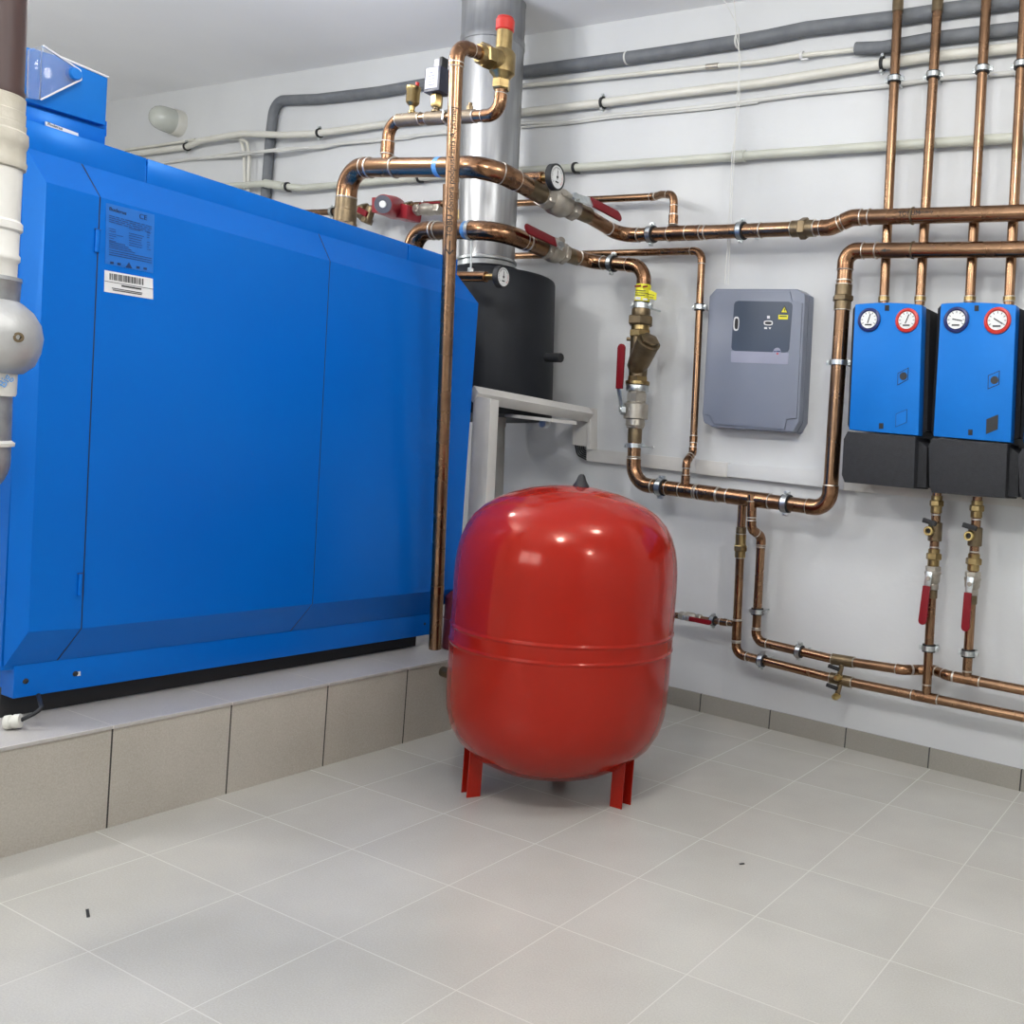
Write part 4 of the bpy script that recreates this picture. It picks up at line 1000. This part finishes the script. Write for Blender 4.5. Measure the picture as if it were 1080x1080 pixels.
b = BM(); wslab(b, [(827.3, 323.7), (830, 329.6), (824, 329.3)], OL, OL + .0006); wslab(b, [(821, 332), (831.2, 332.3), (830.8, 337), (820.8, 336.7)], OL, OL + .0006); obj('warning_sticker', b, 'yellow', lp)
b = BM(); wslab(b, [(827.5, 325), (828.4, 327), (827.6, 327.2), (827.8, 329), (826.6, 326.8), (827.2, 326.6)], OL + .0006, OL + .001); wslab(b, [(822, 333), (830, 333.2), (829.8, 334.4), (822, 334.2)], OL + .0006, OL + .001); obj('warning_print', b, 'black', lp)
c = W(819.5, 371.3, OL); b = BM(); lathe(b, c, WN, [(0, mpx(c, 4.6)), (.0005, mpx(c, 4.6))], 24); obj('round_badge', b, 'lilac', lp)
b = BM(); wslab(b, [(816, 370.2), (818.5, 370.2), (818.5, 371.3), (816, 371.3)], OL + .0005, OL + .001); wslab(b, [(819, 370), (823, 370), (823, 371.2), (819, 371.2)], OL + .0005, OL + .001); obj('badge_print', b, 'ink', lp)
b = BM(); lathe(b, W(820, 373, OL + .0005), WN, [(0, .004), (.0005, .004)], 12); obj('badge_dot', b, 'ringred', lp)

# --- pump groups ---
def pump(label, cov, arch, low, dx, gauges, dirs, sq, holes, low_chamfer, part=False):
    OF = .215
    t = thing('pump_group', label, 'pump group', W((cov[0][0] + cov[1][0]) / 2, 520, 0), 'blue pump groups')
    TL, TR, BR, BL = cov
    # blue cover with arched top
    top = [(TL[0] + (TR[0] - TL[0]) * s, TL[1] + (TR[1] - TL[1]) * s - arch * (1 - abs(2 * s - 1) ** 2.5)) for s in (0, .08, .3, .5, .7, .92, 1)]
    b = BM(); wslab(b, top + [BR, BL], OF - .045, OF, .003); cv = obj('cover', b, 'pump_blue', t, label='blue front cover', ang=35)
    # black foam shell, hexagonal section behind the cover
    f = [W(u, v, OF - .04) for u, v in (TL, TR, BR, BL)]
    exp = .020
    f0 = [f[0] + WX * .004 + UP * -.002, f[1] - WX * .004 - UP * .002, f[2] - WX * .004, f[3] + WX * .004]
    m_ = [f[0] - WX * exp - UP * .012 - WN * .03, f[1] + WX * exp - UP * .012 - WN * .03, f[2] + WX * exp + UP * .02 - WN * .03, f[3] - WX * exp + UP * .02 - WN * .03]
    bk = [p - WN * (OF - .07 - .012) for p in m_]
    bk = [bk[0] - WX * 0, bk[1], bk[2], bk[3]]
    b = BM(); loft(b, m_, f0, 0); loft(b, bk, m_, 0); obj('foam_shell', b, 'epp', t, label='black foam insulation shell', ang=20)
    # lower foam block
    b = BM(); TLl, TRl, BRl, BLl = low; c_ = 5
    pts = [(TLl[0] + .5, TLl[1]), TRl, BRl, (BLl[0] + 3, BLl[1] + .5), (BLl[0] + .2, BLl[1] - 7), (TLl[0] - 3.6, TLl[1] + 8)]
    wslab(b, pts, .07, OF + .004, .002)
    if low_chamfer:
        rc = low_chamfer; q = [W(u, v, OF - .03) for u, v in rc]; 
        prism(b, q, -WN * (OF - .05), .001)
    obj('lower_foam_block', b, 'epp', t, ang=25)
    # gauges
    for (u, v, rp, ring), a_ in zip(gauges, dirs):
        c = W(u, v, OF); r = mpx(c, rp)
        b = BM(); lathe(b, c - WN * .004, WN, [(0, r), (.010, r), (.012, r * .95), (.013, r * .82), (.008, r * .72), (.006, r * .70)], 36); gg = obj('thermometer', b, ring, t, label='round thermometer with ' + ('red' if ring == 'ringred' else 'navy') + ' ring')
        b = BM(); lathe(b, c + WN * .001, WN, [(0, r * .71), (.006, r * .71)], 32); obj('dial', b, 'dial', gg)
        b = BM()
        for k in range(12):
            an = 2 * PI * k / 12; dr_ = UP * math.cos(an) + WX * math.sin(an)
            if 5 <= k <= 7: continue
            bar(b, c + WN * .0073 + dr_ * r * .52, c + WN * .0073 + dr_ * r * .68, r * .05, .0006, WN, 0)
        dr_ = UP * math.cos(a_) + WX * math.sin(a_); bar(b, c + WN * .008 - dr_ * r * .3, c + WN * .008 + dr_ * r * .5, r * .09, .0008, WN, 0); bar(b, c + WN * .0073 - WX * r * .3 - UP * r * .42, c + WN * .0073 + WX * r * .3 - UP * r * .42, r * .12, .0005, WN, 0)
        obj('pointer', b, 'black', gg)
    for u, v in sq:
        b = BM(); wslab(b, [(u - 2.3, v - 3), (u + 2.3, v - 3), (u + 2.2, v + 3), (u - 2.4, v + 3)], OF - .01, OF + .0015, .0005); obj('clip', b, 'epp', t)
    for kind, poly, hole in holes:
        if kind == 'rim':
            b = BM(); wslab(b, poly, OF - .004, OF + .0012); obj('recess_rim', b, 'blue_dark_gap', cv)
            cxp = sum(p[0] for p in poly) / 4; cyp = sum(p[1] for p in poly) / 4
            b = BM(); wslab(b, [(cxp + (u - cxp) * (.88 if hole else .93), cyp + (v - cyp) * (.88 if hole else .93)) for u, v in poly], OF - .003, OF + .0018); obj('recess', b, 'pump_blue', cv)
            if hole: c = W(*hole, OF); b = BM(); lathe(b, c, WN, [(0, mpx(c, 4.2)), (.0026, mpx(c, 4.2))], 20); obj('opening', b, 'black', cv)
        else:
            b = BM(); wslab(b, poly, OF - .004, OF + .002); obj('opening', b, 'rubber', cv)
    return t
def para(u, v, w_, h_, s): return [(u - w_, v - h_ + s), (u + w_, v - h_ - s), (u + w_ - .6, v + h_ - s), (u - w_ - .4, v + h_ + s)]
pump('blue-fronted pump group nearer the grey box, with an outlined lozenge on its cover', ((901.8, 321), (972.5, 321.8), (968.5, 459.5), (895.3, 453.2)), 2.2, ((893.3, 455), (965.5, 460.4), (963.5, 515.3), (887.5, 508)), 1,
     ((917, 337.5, 12.6, 'navy'), (957, 338, 12.8, 'ringred')), (.25, .35), ((935.5, 324.7), (929.3, 449.3)), (('rim', para(952.5, 397, 5.8, 6.5, 3), (953, 396.8)), ('line', None, None)) if False else (('rim', para(952.5, 397, 5.8, 6.5, 3), (953, 396.8)), ('rim', para(950.8, 441, 6, 7, 2.5), None)),
     [(966, 463), (977.5, 472), (977, 514), (964, 514)])
pump('blue-fronted pump group at the right edge, with a dark opening low on its cover', ((992.3, 320.3), (1071.8, 322), (1065.8, 466.8), (984.2, 460)), 2.2, ((983, 462), (1062.5, 468), (1060, 525.6), (979.6, 519)), 1,
     ((1009, 337.5, 13.6, 'navy'), (1052.3, 338.3, 14.2, 'ringred')), (1.75, 2.1), ((1030, 325), (1023.4, 456)), (('rim', para(1048.2, 400.7, 6.2, 7.4, 2.6), (1049, 401)), ('dark', para(1046.5, 447.5, 6.2, 7.8, 2.5), None)),
     [(1062.8, 470), (1075, 479), (1073.5, 524), (1060, 524)])
pump('pump group cut off by the right picture edge, only its black foam showing', ((1086, 321), (1166, 323), (1160, 473), (1079.5, 467)), 2, ((1077.5, 473), (1160, 478), (1158, 533), (1075, 526)), 1, (), (), (), (), None)

# --- wall service pipes ---
def wpipe(label, pts, off, px, m, name='service_pipe', cat='pipe', bend=4, seg=14, group=None, r=None):
    q = [W(p_[0], p_[1], p_[2] if len(p_) > 2 else off) for p_ in pts]
    r = r or sum(mpx(p_, px) for p_ in q) / len(q) / 2
    s, _ = fillet(q, r * bend); P = Pipe(); P.r = r; P.s = densify(s, .02)
    P.o = thing(name, label, cat, min(s, key=lambda p_: p_.z), group); obj('tube', sweep(BM(), s, r, seg), m, P.o)
    return P
S1 = wpipe('thick grey insulated pipe sweeping along the top of the wall and down behind the boiler', [(279, 222), (285.5, 140), (290, 106), (335, 104.5), (400, 97), (475, 84), (555, 75.5), (660, 61.5), (696, 56.5), (776, 44.5), (810, 38.7), (850, 30.5), (942, 19.5), (995, 11.5), (1095, -2)], .032, 12, 'insul', bend=3.5, r=.028)
for u, v in ((662, 61.5), (779, 44), (497, 81)): band(S1, u, v, .008, 'cable', 'cable_tie', 1.08)
S2 = wpipe('second grey insulated pipe, shorter, under the top one at the right', [(903, 51.3), (930, 50.5), (955, 46), (990, 40), (1032, 35), (1095, 28)], .03, 12, 'insul', r=.024)
S3 = wpipe('thin white pipe running into the shorter grey insulation', [(470, 101), (552, 90.5), (660, 79.5), (752, 69.8), (800, 65.5), (846, 58.5), (910, 51.8)], .03, 5, 'whitepipe', r=.0095)
sleeve(S3, (745, 70.5), (758, 69), 1.25, 'nickel', 'compression_fitting', False)
S4 = wpipe('white painted pipe with dark clips running the whole wall', [(120, 165), (197, 155), (211, 148.5, .06), (256, 141, .085), (300, 142.5, .085), (333, 141, .06), (405, 131.3), (475, 124.5), (552, 118.5), (636, 108.5), (708, 99), (800, 88), (810, 86.5), (935, 67), (985, 59.5), (1095, 48)], .035, 9, 'whitepipe', bend=6, r=.0185)
S4b = wpipe('upper thin white conduit above the bulkhead light shadow', [(120, 160), (160, 154.5), (206, 147.5)], .02, 4, 'whitepipe', r=.010)
S5 = wpipe('grey white plastic pipe with a coupling, lowest on the wall', [(225, 197), (262, 195, .07), (280, 193.5, .085), (298, 196.5, .085), (320, 198.3, .05), (442, 187.5), (547, 180), (607, 177), (771, 165.5), (810, 162.5), (935, 154), (1095, 144)], .035, 9.3, 'greenpipe', r=.0185)
sleeve(S5, (280, 194.5), (300, 197), 1.3, 'greenpipe', 'coupling', False); sleeve(S5, (773, 165.4), (786, 164.6), 1.28, 'greenpipe', 'coupling', False); sleeve(S5, (430, 188.5), (440, 187.7), 1.2, 'greenpipe', 'coupling', False)
S6 = wpipe('thin white cable bundle drooping along the wall below the painted pipe', [(165, 173), (200, 168), (251, 164, .05), (275, 160, .075), (298, 157, .075), (340, 155.5, .03), (362, 151), (430, 144), (470, 140), (552, 130), (595, 129), (646, 121.5), (700, 117), (749, 112), (800, 105.5), (850, 99), (935, 90.5), (995, 82.5), (1095, 75)], .015, 4, 'cable', name='cable', cat='cable', r=.0085)
S6b = wpipe('second thin grey cable twisted beside the drooping white cable', [(180, 171), (251, 160.5, .05), (275, 160.5, .095), (298, 159, .095), (340, 153.5, .03), (430, 146), (470, 137.5), (552, 134), (600, 130), (646, 124), (749, 114.5), (800, 107.5)], .012, 3, 'cable', name='cable', cat='cable', r=.006)
S7 = wpipe('left of two thin white conduits dropping behind the boiler', [(240, 145), (254, 147), (257.5, 160), (258.5, 200)], .03, 4, 'whitepipe', name='conduit', cat='conduit', bend=5, r=.010)
S8 = wpipe('right of two thin white conduits dropping behind the boiler', [(250, 145), (261, 150), (263, 165), (261.5, 203)], .045, 4, 'whitepipe', name='conduit', cat='conduit', bend=5, r=.010)
for i, (P, u, v) in enumerate(((S4, 197, 154.5), (S4, 337, 140.5), (S4, 636, 108.5), (S4, 931, 68), (S5, 303, 198.5), (S5, 443, 187.5), (S5, 607, 177), (S3, 846, 58.5))):
    lab_ = ['dark clip on the painted pipe near the bulkhead light', 'dark clip on the painted pipe right of the bent grey insulation', 'dark clip on the painted pipe right of the flue', 'dark clip on the painted pipe beside the leftmost riser', 'black clip on the lowest plastic pipe above the boiler', 'black clip on the lowest plastic pipe left of the flue', 'black clip on the lowest plastic pipe right of the upper thermometer', 'tiny clip on the thin white pipe'][i]
    p, t = near(P, u, v); c = thing('pipe_clip', lab_, 'pipe clip', p)
    m_ = 'rubber' if i < 7 else 'white'
    b = BM(); lathe(b, p - t * .006, t, [(0, P.r * 1.02), (0, P.r + .007), (.012, P.r + .007), (.012, P.r * 1.02)], 20); obj('ring', b, m_, c)
    if i < 4:
        for s_ in (1, -1): b = BM(); cyl(b, p + UP * s_ * (P.r + .012) - WN * .008, WN, .022, .007, 10); box(b, p + UP * s_ * (P.r + .010), .003, .004, .012, t, WN, UP, .001); obj('screw', b, 'zinc', c)
    else:
        b = BM(); box(b, p - UP * (P.r + .007) + t * .012, .016, .004, .003, t, WN, UP, .001); obj('foot', b, m_, c)
# dangling threads
for i, pts in enumerate(([(762, -4), (779, 30), (780, 108), (772, 165), (768, 250), (764, 300)], [(774, -4), (777, 40), (781, 60), (777, 108), (774, 170), (771, 230), (768, 300)])):
    wpipe(['left of two thin threads hanging from the ceiling over the pipes', 'right of two thin threads hanging from the ceiling over the pipes'][i], [(u, v, .09) for u, v in pts], .09, 1, 'cable', name='hanging_thread', cat='thread', r=.0022, seg=6)

# bulkhead light
lc = W(190, 131, 0)
bl = thing('bulkhead_light', 'oval white bulkhead light on the wall above the boiler', 'wall light', lc)
k_ = mpx(lc, 1)
ex = WX
b = BM(); lathe(b, lc, WN, [(0, k_ * 14.5), (.05, k_ * 14.5), (.06, k_ * 13.5), (.06, 0)], 40, xref=UP, sx=.93); obj('base', b, 'whitepipe', bl)
b = BM(); lathe(b, lc + WN * .058, WN, [(0, k_ * 13.8), (.03, k_ * 13.8), (.06, k_ * 13.4), (.085, k_ * 12.5), (.105, k_ * 10.8), (.12, k_ * 8.2), (.129, k_ * 4.8), (.132, 0)], 40, xref=UP, sx=.93); obj('glass_dome', b, 'lampglass', bl, label='frosted glass dome')

# --- red circulator behind the boiler ---
OC = .12
PC = pipe('copper_pipe', 'thin copper pipe with valves behind the boiler top, left of the flue', [W(300, 225, OC), W(356, 223.5, OC), W(400, 219, OC), W(480, 214, OC)], .017, 1, elbows=False)
ci = thing('circulator_pump', 'small red circulator pump on the wall behind the boiler', 'pump', W(405, 218, OC))
pc0 = W(418, 220, OC); hd = W(404, 215.5, OC + .16); 
b = BM(); lathe(b, pc0, hd - pc0, [(0, .055), (.05, .058), ((hd - pc0).length - .01, .05), ((hd - pc0).length, .046)], 32); obj('motor', b, 'pump_red', ci)
b = BM(); dn = (hd - pc0).normalized(); lathe(b, hd, dn, [(0, .044), (.003, .044)], 28); np_ = obj('name_plate', b, 'navycase', ci)
b = BM(); lathe(b, hd + dn * .003, dn, [(0, .018), (.004, .017)], 20); obj('plate_centre', b, 'dial', np_)
b = BM(); wslab(b, [(392, 208), (401, 208), (401, 224), (392, 224)], OC - .03, OC + .06, .003); obj('terminal_box', b, 'pump_red', ci)
b = BM(); wslab(b, [(413, 211), (430, 216), (428, 231), (411, 229)], OC - .05, OC + .05, .012); obj('volute', b, 'pump_red', ci)
b = BM(); hexn(b, W(428, 223, OC), WX, .05, .05); obj('union_nut', b, 'bronze', ci, ang=20)
b = BM(); hexn(b, W(380, 224, OC), WX, .06, .045); obj('union_nut', b, 'bronze', ci, ang=20)
ball_valve('ball valve with red lever to the right of the red circulator', W(439, 221, OC), W(466, 220, OC), .022, UP, (W(447, 214, OC + .01), W(444, 215.5, OC + .01), W(466, 214, OC + .01)), grip_w=.03)
yv = thing('y_filter', 'bronze filter angled down left of the red circulator', 'filter', W(387, 232, OC))
b = BM(); cyl(b, W(392, 218, OC + .03), W(386, 236, OC + .04) - W(392, 218, OC + .03), .09, .024, 18); hexn(b, W(388, 230, OC + .035), W(386, 236, OC + .04) - W(392, 218, OC + .03), .03, .03); obj('body', b, 'bronze', yv, ang=25)
b = BM(); bar(b, W(378, 221, OC + .06), W(387, 226, OC + .06), .03, .012, WN); obj('lever', b, 'handle_red', yv)
clamp(PC, 351, 224, 'zinc clamp left of the thick boiler pipe on the rear thin pipe', .02)
# small vertical feed behind the discharge pipe
PV = pipe('copper_pipe', 'thin vertical copper pipe hidden behind the discharge pipe', [W(470, 300, .16), W(471, 195, .16)], .018, elbows=False)
PW = pipe('copper_pipe', 'short brass-jointed vertical pipe left of the flue, behind the discharge pipe', [W(486, 236, .42), W(488, 178, .42)], .012, elbows=False)
sleeve(PW, (487.5, 184), (487.2, 192), 1.5, 'brass', 'union', False); sleeve(PW, (487, 200), (486.5, 210), 1.3, 'bronze', 'coupling', False); sleeve(PW, (486.5, 222), (486.2, 232), 1.4, 'brass', 'union', False)

# --- pipe at the left edge, in front of the boiler ---
YP = -2.42
def LP(u, v): return A(u, v, x=-.80)
def lu(v): return -9 - 14 * (v / 500)          # axis of the pipe in the picture
ct_, cb_ = LP(lu(-40), -40), LP(lu(480), 480)
axl = (ct_ - cb_).normalized()
def seg2(b, v0, v1, pr_):
    a_ = LP(lu(v1), v1); c_ = LP(lu(v0), v0); L = (c_ - a_).length; d = (c_ - a_).normalized(); k = mpx(a_, 1)
    lathe(b, a_, d, [(t_ * L, r_ * k) for t_, r_ in pr_], 40)
lpz = thing('vertical_vent_pipe', 'thick vertical pipe at the left edge, rust brown above and white wrapped below', 'pipe', LP(lu(480), 480))
b = BM(); seg2(b, -60, 102, [(0, 31), (.05, 32.5), (.08, 31), (1, 32.5)]); obj('brown_tube', b, 'rust', lpz, label='rust brown upper tube')
b = BM(); seg2(b, 98, 176, [(0, 31), (.02, 34.5), (.1, 35.5), (.14, 34.2), (.3, 34), (.34, 35.5), (.38, 36.3), (.5, 36), (.53, 33.5), (.62, 33.8), (.63, 32.8), (.78, 33.2), (.79, 32.4), (.98, 32.8), (1, 31)]); obj('tape_wrap', b, 'tape', lpz, label='beige wrapped tape')
b = BM(); seg2(b, 170, 294, [(0, 29), (.16, 29.5), (.18, 31.5), (.22, 31.5), (.24, 30), (.42, 30.5), (.44, 33), (.5, 33), (.52, 30.5), (1, 31.5)]); obj('white_tube', b, 'whiteplas', lpz)
b = BM(); seg2(b, 290, 316, [(0, 30), (0, 32), (.8, 33), (.85, 34), (1, 33.5), (1, 30)]); obj('collar', b, 'galv', lpz)
gmx = LP(lu(354), 354); k = mpx(gmx, 1)
gm_ = obj('meter_body', lathe(BM(), LP(lu(394), 394), axl, [(0, 24 * k), (3 * k, 37 * k), (12 * k, 47 * k), (26 * k, 52.5 * k), (42 * k, 54.5 * k), (56 * k, 52 * k), (68 * k, 45 * k), (76 * k, 36 * k), (80 * k, 30 * k)], 56), 'cast', lpz, label='silver rounded cast body')
nd = (CAM - gmx).normalized(); nd = (nd + V((.25, .1, 0))).normalized()
axp = LP(lu(354), 354); tc = (CAM - axp); tc = (tc - axl * tc.dot(axl)).normalized(); rt = tc.cross(axl); rt = rt if rt.dot(rows[0]) > 0 else -rt
np0 = axp + rt * 30 * k + tc * 44 * k
vd = (tc * .93 + rt * .35).normalized()
b = BM(); np1 = np0; lathe(b, np1 - vd * .03, vd, [(0, k * 6.2), (.022, k * 6.2), (.024, k * 5.2), (.034, k * 5.2), (.034, k * 2.6), (.02, k * 2.4)], 20); obj('nozzle', b, 'bronze', lpz)
b = BM(); lathe(b, np1 + vd * .0, vd, [(0, k * 2.6), (.001, k * 2.6)], 14); obj('bore', b, 'black', lpz)
b = BM(); seg2(b, 388, 416, [(0, 30.5), (.1, 31.5), (.9, 32), (1, 31)]); obj('white_sleeve', b, 'whiteplas', lpz)
q = A(11.5, 400, x=-.80 + 30 * k); 
ap2 = LP(lu(408), 408); text('Big', ap2 + rt * 20 * k + tc * 27.5 * k, (rt * .45 - tc * .2 + axl * .85), (-rt * .85 + tc * .3 + axl * .45), .024, 'bluesticker', lpz, 'handwriting')
b = BM(); seg2(b, 412, 466, [(0, 28), (1, 28)]); obj('galvanised_tube', b, 'galv', lpz)
b = BM(); seg2(b, 463, 470, [(0, 26), (.1, 31), (.6, 31.5), (1, 28)]); obj('flange', b, 'whiteplas', lpz)
a_ = LP(lu(468), 468); k = mpx(a_, 1)
b = BM(); s, _ = fillet([a_, a_ - axl * k * 32, a_ - axl * k * 32 + V((-.1, -.5, 0)).normalized() * k * 70], k * 30); sweep(b, s, k * 28, 30); obj('elbow', b, 'galv', lpz)

# small marks lying on the floor
for (u, v, du, dv, lab_) in ((92, 963, 1.2, 8, 'tiny dark sliver on a floor tile in front of the plinth'), (780, 911, 5, -.6, 'tiny dark chip on a floor tile right of the red vessel')):
    a_ = A(u, v - dv / 2, z=.0015); c_ = A(u + du, v + dv / 2, z=.0015); b = BM(); bar(b, a_, c_, .006, .002, UP, .0005)
    o = obj('floor_chip', b, 'dark'); o['label'] = lab_; o['category'] = 'debris'
